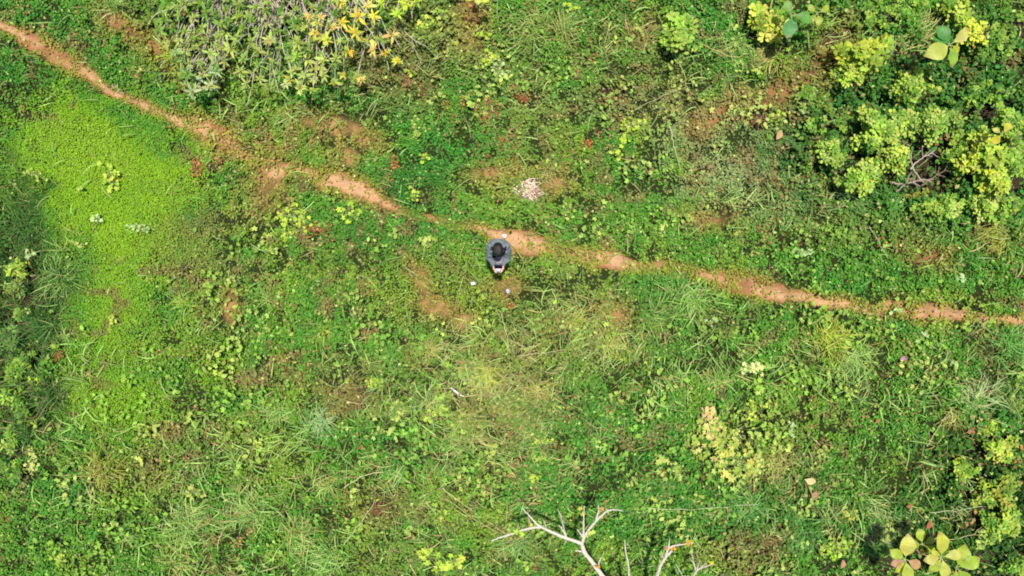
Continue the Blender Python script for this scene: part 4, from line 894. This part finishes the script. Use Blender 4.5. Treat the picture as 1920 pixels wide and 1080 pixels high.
limb(mb, [Q(540, 300, 1.33), Q(530, 260, 1.35), Q(518, 240, 1.36)], .006, .003)
limb(mb, [Q(710, 400, 1.28), Q(690, 440, 1.2)], .009, .004)
limb(mb, [Q(845, 500, 1.2), Q(810, 492, 1.22), Q(778, 492, 1.22)], .014, .008)
limb(mb, [Q(960, 640, 1.1), Q(975, 580, 1.15), Q(1012, 512, 1.2)], .014, .006)
mb.build('branch', M_WOOD, tree, smooth=True)
mb = MB(); limb(mb, [off + (-.01, .08, .5), Q(1215, 760, .9), Q(1220, 640, 1.0), Q(1195, 520, 1.08), Q(1183, 400, 1.15)], .02, .006); mb.build('branch', M_WOOD, tree, smooth=True)
mb = MB(); limb(mb, [off + (0, .08, .5), Q(1440, 790, .9), Q(1450, 680, 1.05), Q(1490, 580, 1.1), Q(1550, 510, 1.15), Q(1570, 490, 1.16)], .03, .014)
limb(mb, [Q(1520, 530, 1.12), Q(1545, 462, 1.18), Q(1640, 440, 1.22), Q(1745, 425, 1.25)], .018, .007); limb(mb, [Q(1540, 470, 1.18), Q(1552, 390, 1.2)], .010, .004); limb(mb, [Q(1500, 560, 1.1), Q(1490, 510, 1.15)], .008, .004)
mb.build('branch', M_WOOD, tree, smooth=True)
mb = MB(); limb(mb, [off + (.02, .08, .45), Q(1700, 790, .7), Q(1770, 650, .9), Q(1840, 620, .95), Q(1900, 600, 1.0)], .02, .006)
limb(mb, [Q(1765, 650, .9), Q(1745, 580, .95), Q(1730, 500, 1.0)], .010, .004); limb(mb, [Q(1775, 640, .9), Q(1800, 580, 1.0)], .010, .004); limb(mb, [Q(1790, 640, .9), Q(1850, 590, 1.0)], .010, .004)
limb(mb, [Q(1690, 800, .7), Q(1640, 660, .85), Q(1600, 600, .9)], .010, .004)
mb.build('branch', M_WOOD, tree, smooth=True)
mb = MB(); pts = [(315, 360, LIMEL, .12), (825, 175, [(190, 180, 76)], .09), (995, 180, [(190, 150, 80)], .09), (1005, 550, LIMEL, .06), (960, 640, [(206, 160, 40)], .08), (1700, 445, [(186, 146, 62)], .09), (1580, 485, [(206, 160, 60)], .07), (1880, 598, [(206, 190, 50)], .07), (430, 270, LIMEL, .06), (920, 370, [(190, 196, 100)], .12), (1525, 460, [(206, 120, 90)], .06)]
for u, v, c, s in pts:
    p = Q(u, v, 1.36 if v < 450 else 1.2) - off; stamp(mb, LOBED, [p, p + (.01, .02, .0)], rng.uniform(0, 6.3, 2), rng.normal(.1, .3, 2), rng.normal(0, .3, 2), s, pal(c, 2, .05))
mb.build('foliage', M_LEAF, tree)

# ------------------------------------------------------------------ heap of pale dry husks and litter
x0, y0 = G(985, 353); z0 = gz(x0, y0); mb = MB(); n = 190
th = rng.uniform(0, 2 * PI, n); r = np.sqrt(rng.random(n)); u, v = r * np.cos(th) * .32, r * np.sin(th) * .20; a = -math.radians(22)
P = np.stack([u * math.cos(a) - v * math.sin(a), u * math.sin(a) + v * math.cos(a), .04 + .10 * (1 - r) * rng.random(n) + .02], 1)
blades(mb, P, rng.normal(-.5, 1.1, n), rng.uniform(.08, .2, n), rng.uniform(.015, .035, n), rng.normal(.05, .25, n), rng.normal(.1, .3, n), rng.normal(0, .4, n), pal([(206, 186, 166), (196, 174, 150), (170, 146, 124), (212, 198, 180), (140, 114, 94)], n), 5)
heap = mb.build('dry_husk_heap', M_DRY); heap.location = (x0, y0, z0); tag(heap, 'heap of pale shredded dry husks above the footpath', 'husk heap')
gxv, gyv = rng.uniform(-10.5, 10.5, 60000), rng.uniform(-1, 6, 60000); q, bb_, _ = path_dist(gxv, gyv); k = (q < 1.0) & (rng.random(60000) < .12 + .3 * bb_); gxv, gyv = gxv[k], gyv[k]; n = len(gxv); mb = MB()
oc = (np.array([(1, 0, 0), (0, 1, 0), (-1, 0, 0), (0, -1, 0), (0, 0, .7), (0, 0, -.7)], float), np.array([(0, 1, 4), (1, 2, 4), (2, 3, 4), (3, 0, 4), (1, 0, 5), (2, 1, 5), (3, 2, 5), (0, 3, 5)]))
stamp(mb, oc, np.stack([gxv, gyv, grid_z(gxv, gyv) + .006], 1), rng.uniform(0, 6.3, n), rng.normal(0, .3, n), rng.normal(0, .3, n), rng.uniform(.003, .011, n) * (1 + 1.5 * (rng.random(n) > .97)), pal([(150, 116, 90), (180, 150, 124), (110, 78, 56), (134, 100, 70), (90, 70, 50)], n, .15), rng.uniform(.7, 1.3, n))
tag(mb.build('gravel', M_SOIL), 'grit and small stones strewn over the footpath', 'gravel', kind='stuff')
def pebble(label, px, py, sx, sy, sz, col, name='stone', cat='stone', rough=.18, mat=None):
    x0, y0 = G(px, py); z0 = gz(x0, y0); me = MB(); n1, n2 = 10, 16; vs = []
    for i in range(n1 + 1):
        for j in range(n2):
            p, t = PI * i / n1, 2 * PI * j / n2; d = 1 + rough * (noise(np.array([math.cos(t) * math.sin(p) * 2 + px]), np.array([math.sin(t) * math.sin(p) * 2 + math.cos(p)]), 1, 3)[0] - .5) * 2
            vs.append((sx * d * math.sin(p) * math.cos(t), sy * d * math.sin(p) * math.sin(t), sz * (d * math.cos(p) + .6)))
    f = [(i * n2 + j, (i + 1) * n2 + j, (i + 1) * n2 + (j + 1) % n2, i * n2 + (j + 1) % n2) for i in range(n1) for j in range(n2)]
    me.add(vs, f, L(*col)); o = me.build(name, mat or M_PLAIN, smooth=True); o.location = (x0, y0, z0 + .03); return tag(o, label, cat)
def scrap(label, px, py, lx, ly, deg, col, name='plastic_scrap', cat='litter', h=.09, crumple=.012, mat=None, bend=0):
    """crumpled piece of paper or plastic film with real thickness"""
    x0, y0 = G(px, py, h); z0 = gz(x0, y0) + h; nx, ny = 12, 8; vs = []
    for k in (0, 1):
        for i in range(nx + 1):
            for j in range(ny + 1):
                u, v = (i / nx - .5), (j / ny - .5); w_ = 1 - .35 * abs(u) ** 1.5 * 2
                X_, Y_ = u * lx, v * ly * w_ + bend * lx * u * u
                Z_ = crumple * 4 * (noise(np.array([X_ * 1.0 + px]), np.array([Y_ + py]), .035, 2)[0] - .5)
                vs.append((X_ + .006 * math.sin(j * 2.1), Y_ + .005 * math.sin(i * 1.7), Z_ - .002 * k))
    m_ = (nx + 1) * (ny + 1); f = []
    for i in range(nx):
        for j in range(ny):
            a = i * (ny + 1) + j; b = a + ny + 1; f += [(a, b, b + 1, a + 1), (m_ + a, m_ + a + 1, m_ + b + 1, m_ + b)]
    rim = [i * (ny + 1) for i in range(nx + 1)] + [nx * (ny + 1) + j for j in range(1, ny + 1)] + [i * (ny + 1) + ny for i in range(nx - 1, -1, -1)] + [j for j in range(ny - 1, 0, -1)]
    for a, b in zip(rim, rim[1:] + rim[:1]): f.append((a, m_ + a, m_ + b, b))
    me = MB().add(vs, f, L(*col)); o = me.build(name, mat or M_PLAIN, smooth=True); o.location = (x0, y0, z0); o.rotation_euler = (0, 0, math.radians(deg)); return tag(o, label, cat)
pebble('round white stone on the footpath just above the person', 945.5, 442.5, .05, .042, .03, (206, 196, 192))
scrap('crumpled white paper in the grass left below the person', 887, 531.5, .09, .06, 5, (214, 208, 208), 'paper_scrap')
scrap('pale blue grey wrapper in the grass right below the person', 952, 546, .08, .06, -60, (168, 178, 190), 'wrapper')
scrap('white plastic strip lying in the grass in the lower middle', 857, 735.5, .30, .03, -35, (196, 200, 196), h=.15, bend=.12)
scrap('white paper scrap on the upper footpath, the larger left one', 395, 250, .10, .045, -25, (214, 196, 200), 'paper_scrap', h=.012)
scrap('white paper scrap on the upper footpath, the smaller right one', 412, 262, .055, .05, 0, (220, 204, 204), 'paper_scrap', h=.012)
scrap('flattened grey plastic bag pressed into the upper footpath', 221, 167, .34, .08, -38, (128, 112, 106), 'plastic_bag', h=.014, crumple=.006)
scrap('small mauve scrap in the grass below the right footpath', 1696, 673, .14, .08, 25, (140, 104, 116), 'wrapper', h=.14)
scrap('black crumpled bag in the grass beside the orange fallen leaves', 302, 148, .13, .20, 20, (38, 44, 50), 'plastic_bag', h=.10, crumple=.02)
pebble('small dark clod on the footpath edge right of the white stone', 957, 436, .018, .03, .018, (44, 38, 30), 'clod', 'clod', .5, M_SOIL)
def dead_leaf(label, px, py, ln, deg, col, h=.2):
    x0, y0 = G(px, py, h); z0 = gz(x0, y0) + h; m = MB(); stamp(m, BIG, [(-ln / 2, 0, 0)], np.array([0.]), np.array([.05]), np.array([.2]), ln, lin(col), 1.1)
    o = m.build('fallen_leaf', M_DRY, smooth=True); o.location = (x0, y0, z0); o.rotation_euler = (0.1, 0, math.radians(deg)); return tag(o, label, 'fallen leaf', 'large brown fallen leaves')
for a in [('large orange brown fallen leaf beside the yellow weed at the far right', 1826, 808, .26, 20, (146, 106, 74)), ('brown pointed fallen leaf in the lower right grass', 1530, 930, .2, 250, (156, 116, 88)),
          ('rust coloured fallen leaf above the big yellow leaves at the bottom right', 1744, 986, .2, 60, (150, 92, 62)), ('tan fallen leaf at the left rim of the right hand thicket', 1461, 253, .22, 60, (170, 140, 100)),
          ('pink brown fallen leaf in the right hand thicket near its edge', 1872, 192, .24, 70, (150, 110, 80)), ('pinkish fallen leaf at the bottom below the lime weed', 1582, 1060, .18, 80, (160, 122, 96)),
          ('curled cream fallen leaf in the lower right grass', 1520, 902, .24, -15, (190, 174, 120)), ('small orange fallen leaf at the bottom by the white branches', 1290, 1020, .18, 0, (180, 130, 56)),
          ('reddish fallen leaf in the grass near the lower right slope', 1648, 790, .13, 40, (150, 104, 70)), ('brown fallen leaf in the grass left of the dark gap at the lower right', 1708, 950, .14, 10, (146, 98, 68))]: dead_leaf(*a)

# ------------------------------------------------------------------ the person, seen from above, looking down at a drone remote
PX, PY = -.243, .715; PZ = gz(PX, PY) + .01
def caps(mb, p0, p1, r0, r1, flat=(1, 1, 1), n=14):
    """closed tapering capsule between two joints"""
    p0, p1 = np.array(p0, float), np.array(p1, float); d = p1 - p0; ln = np.linalg.norm(d) + 1e-9; d /= ln
    t = [(-math.cos(a), math.sin(a)) for a in np.linspace(0.05, PI / 2, 5)]
    prof = [(r0 * a, r0 * b) for a, b in t] + [(ln + r1 * -a, r1 * b) for a, b in t[::-1]]
    up = np.array([0, 0, 1.]) if abs(d[2]) < .9 else np.array([0, 1., 0]); s1 = np.cross(d, up); s1 /= np.linalg.norm(s1); s2 = np.cross(s1, d)
    v = []
    for x, r in prof:
        for k in range(n):
            a = 2 * PI * k / n; off_ = (s1 * math.cos(a) + s2 * math.sin(a)) * r * np.array(flat); v.append(p0 + d * x + off_)
    m = len(prof); f = [(i * n + j, i * n + (j + 1) % n, (i + 1) * n + (j + 1) % n, (i + 1) * n + j) for i in range(m - 1) for j in range(n)]
    c = len(v); v += [p0 + d * prof[0][0], p0 + d * prof[-1][0]]
    tri = [(c, (j + 1) % n, j) for j in range(n)] + [(c + 1, (m - 1) * n + j, (m - 1) * n + (j + 1) % n) for j in range(n)]
    b = mb.n; mb.add(v, f, (0, 0, 0)); mb.f.append(np.array(tri) + b)
def ell(mb, c, r, R=None, n=20):
    v = []; c = np.array(c, float); R = np.eye(3) if R is None else R
    for i in range(1, n):
        for j in range(n): p, t = PI * i / n, 2 * PI * j / n; v.append(c + R @ (np.array([math.sin(p) * math.cos(t), math.sin(p) * math.sin(t), math.cos(p)]) * r))
    f = [(i * n + j, (i + 1) * n + j, (i + 1) * n + (j + 1) % n, i * n + (j + 1) % n) for i in range(n - 2) for j in range(n)]
    k = len(v); v += [c + R @ (np.array([0, 0, 1.]) * r), c - R @ (np.array([0, 0, 1.]) * r)]
    tri = [(k, j, (j + 1) % n) for j in range(n)] + [(k + 1, (n - 2) * n + (j + 1) % n, (n - 2) * n + j) for j in range(n)]
    b = mb.n; mb.add(v, f, (0, 0, 0)); mb.f.append(np.array(tri) + b)
def fuse(mb, name, m, parent, voxel, colfn, smooth=4, disp=0):
    """joins overlapping closed pieces into one continuous skin"""
    o = mb.build(name + '_raw', m); md = o.modifiers.new('r', 'REMESH'); md.mode = 'VOXEL'; md.voxel_size = voxel
    ms = o.modifiers.new('s', 'SMOOTH'); ms.iterations = smooth; ms.factor = .5
    bpy.context.view_layer.update(); dg = bpy.context.evaluated_depsgraph_get(); me = bpy.data.meshes.new_from_object(o.evaluated_get(dg))
    bpy.data.objects.remove(o); me.name = name
    n = len(me.vertices); co = np.empty(n * 3, np.float32); me.vertices.foreach_get('co', co); co = co.reshape(-1, 3)
    if disp:
        nr = np.empty(n * 3, np.float32); me.vertices.foreach_get('normal', nr); nr = nr.reshape(-1, 3)
        w_ = (noise(co[:, 0] + co[:, 2] * .8, co[:, 1] + co[:, 2] * 1.3, .055, 3) - .5) + .7 * (noise(co[:, 0] * 2.2 + co[:, 2], co[:, 1] - co[:, 2], .07, 4) - .5)
        co = co + nr * (disp * w_)[:, None]; me.vertices.foreach_set('co', co.ravel())
    for a in list(me.color_attributes): me.color_attributes.remove(a)
    at = me.color_attributes.new('Col', 'FLOAT_COLOR', 'POINT'); at.data.foreach_set('color', np.concatenate([colfn(co), np.ones((n, 1))], 1).astype(np.float32).ravel())
    me.materials.clear(); me.materials.append(m); me.polygons.foreach_set('use_smooth', np.ones(len(me.polygons), bool)); me.update()
    ob = bpy.data.objects.new(name, me); COL.objects.link(ob); ob.parent = parent; return ob
person = empty('person', (PX, PY, PZ)); tag(person, 'black haired person in slate grey jacket looking down at a remote in both hands', 'person')
SK = L(206, 164, 144)
HT = math.radians(38); HC = np.array([0, -.055, 1.575])     # head bends forward towards the hands
RH = np.array(Matrix.Rotation(HT, 3, 'X'))
def hd(x, y, z): return HC + RH @ np.array([x, y, z])
b = MB()
ell(b, hd(0, .008, .03), (.074, .092, .090), RH); ell(b, hd(0, -.028, -.03), (.058, .068, .078), RH); ell(b, hd(0, -.055, -.085), (.032, .03, .026), RH)   # skull, face, chin
caps(b, hd(0, -.092, .008), hd(0, -.112, -.028), .010, .015); caps(b, hd(-.014, -.094, -.034), hd(.014, -.094, -.034), .011, .011)                      # nose
for s in (-1, 1):
    ell(b, hd(s * .076, .012, -.01), (.010, .018, .030), RH); ell(b, hd(s * .034, -.078, .018), (.018, .014, .008), RH); ell(b, hd(s * .033, -.078, -.0), (.013, .012, .010), RH)
    ell(b, hd(s * .045, -.062, -.03), (.022, .022, .022), RH)
caps(b, hd(-.022, -.088, -.060), hd(.022, -.088, -.060), .008, .008); caps(b, hd(-.018, -.086, -.071), hd(.018, -.086, -.071), .008, .008)
caps(b, (0, .035, 1.40), hd(0, .02, -.05), .062, .055)
caps(b, (0, .02, 1.0), (0, .03, 1.28), .13, .14, (1.1, .75, 1)); caps(b, (-.11, .03, 1.35), (.11, .03, 1.35), .060, .060, (1, .9, 1)); ell(b, (0, .02, .95), (.165, .11, .12))
ARM = {}
for s in (-1, 1):
    sh, elb, wr = (s * .150, .03, 1.365), (s * .165, -.165, 1.13), (s * .082, -.325, 1.145)
    ARM[s] = (sh, elb, wr); caps(b, sh, elb, .040, .033); caps(b, elb, wr, .032, .024)
    caps(b, (s * .085, .01, .92), (s * .10, -.01, .50), .088, .055); caps(b, (s * .10, -.01, .50), (s * .105, .02, .10), .056, .038); caps(b, (s * .105, .03, .07), (s * .12, -.13, .04), .035, .028)
    # palm, four unequal curled fingers under the remote, thumb on top
    pc = np.array([s * .076, -.365, 1.150]); ell(b, pc, (.026, .042, .040), np.array(Matrix.Rotation(s * -.35, 3, 'Z')))
    caps(b, wr, pc, .026, .026, (1, 1, 1))
    for i, ln in enumerate((.030, .034, .032, .025)):
        k0 = pc + np.array([-s * .004, -.028 + .0 * i, .020 - .019 * i]); k1 = k0 + np.array([-s * .010, -ln, -.004]); k2 = k1 + np.array([-s * .022, -ln * .35, -.004]); k3 = k2 + np.array([-s * .020, ln * .25, -.002])
        caps(b, k0, k1, .0092, .0086, n=8); caps(b, k1, k2, .0086, .0078, n=8); caps(b, k2, k3, .0078, .0068, n=8)
    t0 = pc + np.array([-s * .012, .012, .026]); t1 = t0 + np.array([-s * .020, -.030, .014]); t2 = t1 + np.array([-s * .014, -.024, -.003])
    caps(b, t0, t1, .012, .010, n=8); caps(b, t1, t2, .010, .008, n=8)
def skincol(co):
    c = np.repeat(SK[None], len(co), 0); l = (co - HC) @ RH
    lips = np.exp(-((l[:, 2] + .066) / .009) ** 2 - (l[:, 0] / .024) ** 2) * (l[:, 1] < -.085); c = c * (1 - .6 * lips[:, None]) + L(150, 84, 76) * .6 * lips[:, None]
    for s in (-1, 1):
        br = np.exp(-((l[:, 2] - .026) / .005) ** 2 - ((l[:, 0] - s * .034) / .018) ** 4) * (l[:, 1] < -.07); c = c * (1 - .85 * br[:, None]) + L(24, 18, 16) * .85 * br[:, None]
    return c
fuse(b, 'body', M_SKIN, person, .005, skincol, 3)
for s in (-1, 1):
    e = MB(); ell(e, hd(s * .033, -.083, .004), (.010, .008, .006), RH, 12); c = np.repeat(L(235, 232, 226)[None], e.n, 0); e.c = [c]; d = np.linalg.norm(e.v[0] - hd(s * .033, -.092, .002), axis=1); e.c[0][d < .0055] = L(20, 14, 10)
    e.build('eye', M_PLAIN, person, smooth=True)
hm_ = MB()
ell(hm_, hd(0, .016, .042), (.090, .105, .093), RH); ell(hm_, hd(0, .05, -.015), (.082, .076, .098), RH); ell(hm_, hd(0, -.055, .085), (.058, .040, .030), RH)
for s in (-1, 1): ell(hm_, hd(s * .066, .005, .03), (.020, .040, .045), RH)
def haircol(co): return np.repeat(L(24, 20, 21)[None], len(co), 0) * (.75 + .6 * noise(co[:, 0] * 3, co[:, 1] * .6, .01, 3))[:, None]
hair = fuse(hm_, 'hair', M_HAIR, person, .006, haircol, 3)
nh = 2600; dirs = rng.normal(0, 1, (nh, 3)); dirs /= np.linalg.norm(dirs, axis=1)[:, None]; dirs = dirs[(dirs[:, 2] > -.35) & ~((dirs[:, 1] < -.72) & (dirs[:, 2] < .45))]
P = np.array([hd(*(np.array([0, .016, .042]) + d * np.array([.0905, .1055, .0935]))) for d in dirs]); W_ = dirs @ RH.T
crown = hd(.01, .05, .13); yaw = np.arctan2(P[:, 1] - crown[1], P[:, 0] - crown[0]) + rng.normal(0, .35, len(P))
sl = MB(); N = len(P); blades(sl, P, yaw, rng.uniform(.025, .045, N), np.full(N, .004), -np.arccos(np.clip(W_[:, 2], -1, 1)) + rng.uniform(.05, .35, N), rng.uniform(.2, .5, N), rng.normal(0, .3, N), pal([(26, 22, 23), (18, 15, 16), (34, 29, 29)], N, .2), 3)
st_ = sl.build('hair_lock', M_HAIR, hair)
# shirt, jacket with open front, trousers, shoes, strap
sm = MB(); caps(sm, (0, .012, .96), (0, .02, 1.28), .142, .150, (1.1, .78, 1)); caps(sm, (-.10, .02, 1.36), (.10, .02, 1.36), .078, .078)
ell(sm, (0, -.13, 1.02), (.15, .175, .12)); ell(sm, (0, -.04, 1.15), (.13, .12, .12))
def shirtcol(co):
    k = sstep(1.19, 1.22, co[:, 2])[:, None]; return L(140, 134, 146) * (1 - k) + L(34, 36, 48) * k
fuse(sm, 'shirt', M_CLOTH, person, .010, shirtcol, 4, .012)
j = MB()
caps(j, (-.10, .055, 1.0), (-.10, .055, 1.30), .070, .072); caps(j, (.10, .055, 1.0), (.10, .055, 1.30), .070, .072); caps(j, (0, .085, 1.0), (0, .082, 1.33), .085, .088, (1.3, .8, 1))
caps(j, (-.135, .030, 1.375), (-.05, .055, 1.405), .062, .060); caps(j, (.135, .030, 1.375), (.05, .055, 1.405), .070, .060); caps(j, (-.07, .08, 1.37), (.07, .08, 1.37), .07, .07)
for s in (-1, 1):
    sh, elb, wr = ARM[s]; caps(j, (s * .145, .028, 1.365), elb, .062, .058); caps(j, elb, np.array(wr) + (s * .004, .03, 0), .060, .042)
    caps(j, (s * .125, -.06, 1.33), (s * .125, -.07, 1.02), .042, .048)      # open front panels
    caps(j, (s * .060, .035, 1.445), (s * .075, -.055, 1.375), .024, .020)   # collar
caps(j, (-.060, .065, 1.45), (.060, .065, 1.45), .032, .032); ell(j, (0, .07, 1.42), (.13, .07, .07))
def jackcol(co): return np.repeat(L(98, 107, 110)[None], len(co), 0) * (1 + .3 * (noise(co[:, 0] + co[:, 2], co[:, 1], .04, 6) - .5))[:, None]
fuse(j, 'jacket', M_CLOTH, person, .007, jackcol, 2, .030)
tr_ = MB(); ell(tr_, (0, .015, .95), (.178, .128, .12))
for s in (-1, 1): caps(tr_, (s * .085, .01, .92), (s * .10, -.01, .50), .100, .075); caps(tr_, (s * .10, -.01, .50), (s * .105, .02, .10), .076, .068)
fuse(tr_, 'trousers', M_CLOTH, person, .012, lambda co: np.repeat(L(96, 92, 104)[None], len(co), 0), 3, .02)
for s in (-1, 1):
    q = MB(); caps(q, (s * .105, .045, .055), (s * .125, -.16, .040), .048, .042, (1, 1, .85)); ell(q, (s * .106, .02, .09), (.048, .055, .045)); fuse(q, 'shoe', M_CLOTH, person, .008, lambda co: np.where(co[:, 2:3] < .025, L(190, 188, 180), L(40, 40, 44)), 3)
q = MB(); S = np.array([(.135, .01, 1.452), (.12, -.075, 1.40), (.06, -.135, 1.29), (-.03, -.165, 1.19), (-.12, -.15, 1.09)]); t = np.linspace(0, 4, 24); S = np.stack([np.interp(t, np.arange(5), S[:, k]) for k in range(3)], 1)
for _ in range(3): S[1:-1] = (S[:-2] + 2 * S[1:-1] + S[2:]) / 4
tube(q, S, .014, L(16, 17, 22), 8); q.build('strap', M_CLOTH, person, smooth=True)

# remote and phone held in the hands
def rbox(mb, c, s, col, r=.006, R=None):
    import bmesh
    bm_ = bmesh.new(); bmesh.ops.create_cube(bm_, size=1.0); bmesh.ops.scale(bm_, vec=s, verts=bm_.verts); bmesh.ops.bevel(bm_, geom=bm_.edges[:], offset=r, segments=3, affect='EDGES', profile=.5)
    v = np.array([x_.co[:] for x_ in bm_.verts]); R = np.eye(3) if R is None else R; base = mb.n; first = True
    mb.add(v @ R.T + np.array(c), np.zeros((0, 4), int), col)
    for k in (3, 4, 5, 6, 8, 10, 12, 16):
        fs = [[a.index for a in f.verts] for f in bm_.faces if len(f.verts) == k]
        if fs: mb.f.append(np.array(fs) + base)
    bm_.free()
RX = np.array(Matrix.Rotation(math.radians(24), 3, 'X')); rc = Vector((PX, PY - .385, PZ + 1.168))
remote = empty('remote_controller', rc); tag(remote, 'white drone remote held in both hands of the person', 'remote control')
q = MB(); rbox(q, (0, 0, 0), (.115, .062, .030), L(206, 200, 214), .010, RX); rbox(q, RX @ np.array([0, -.012, .017]), (.08, .03, .005), L(190, 184, 200), .002, RX); q.build('housing', M_PLAIN, remote, smooth=False)
for s in (-1, 1):
    q = MB(); c0 = RX @ np.array([s * .040, .004, .014]); tube(q, [c0, c0 + RX @ np.array([0, 0, .016])], [.004, .004], L(60, 60, 64), 10); c1 = c0 + RX @ np.array([0, 0, .016]); tube(q, [c1, c1 + RX @ np.array([0, 0, .006])], [.009, .008], L(40, 40, 44), 12); q.build('joystick', M_PLAIN, remote)
    q = MB(); c0 = RX @ np.array([s * .030, -.030, .0]); tube(q, [c0, c0 + RX @ np.array([s * .012, -.045, .008])], [.006, .007], L(90, 90, 96), 8); q.build('antenna', M_PLAIN, remote)
phone = empty('mobile_phone', rc + Vector(RX @ np.array([0, .058, .014]))); tag(phone, 'black mobile phone clipped to the near side of the remote', 'phone')
q = MB(); rbox(q, (0, 0, 0), (.148, .070, .009), L(26, 26, 30), .004, RX); q.build('case', M_PLAIN, phone)
q = MB(); rbox(q, RX @ np.array([0, 0, .0052]), (.138, .062, .002), L(10, 8, 14), .0008, RX); q.build('screen', M_SCREEN, phone)
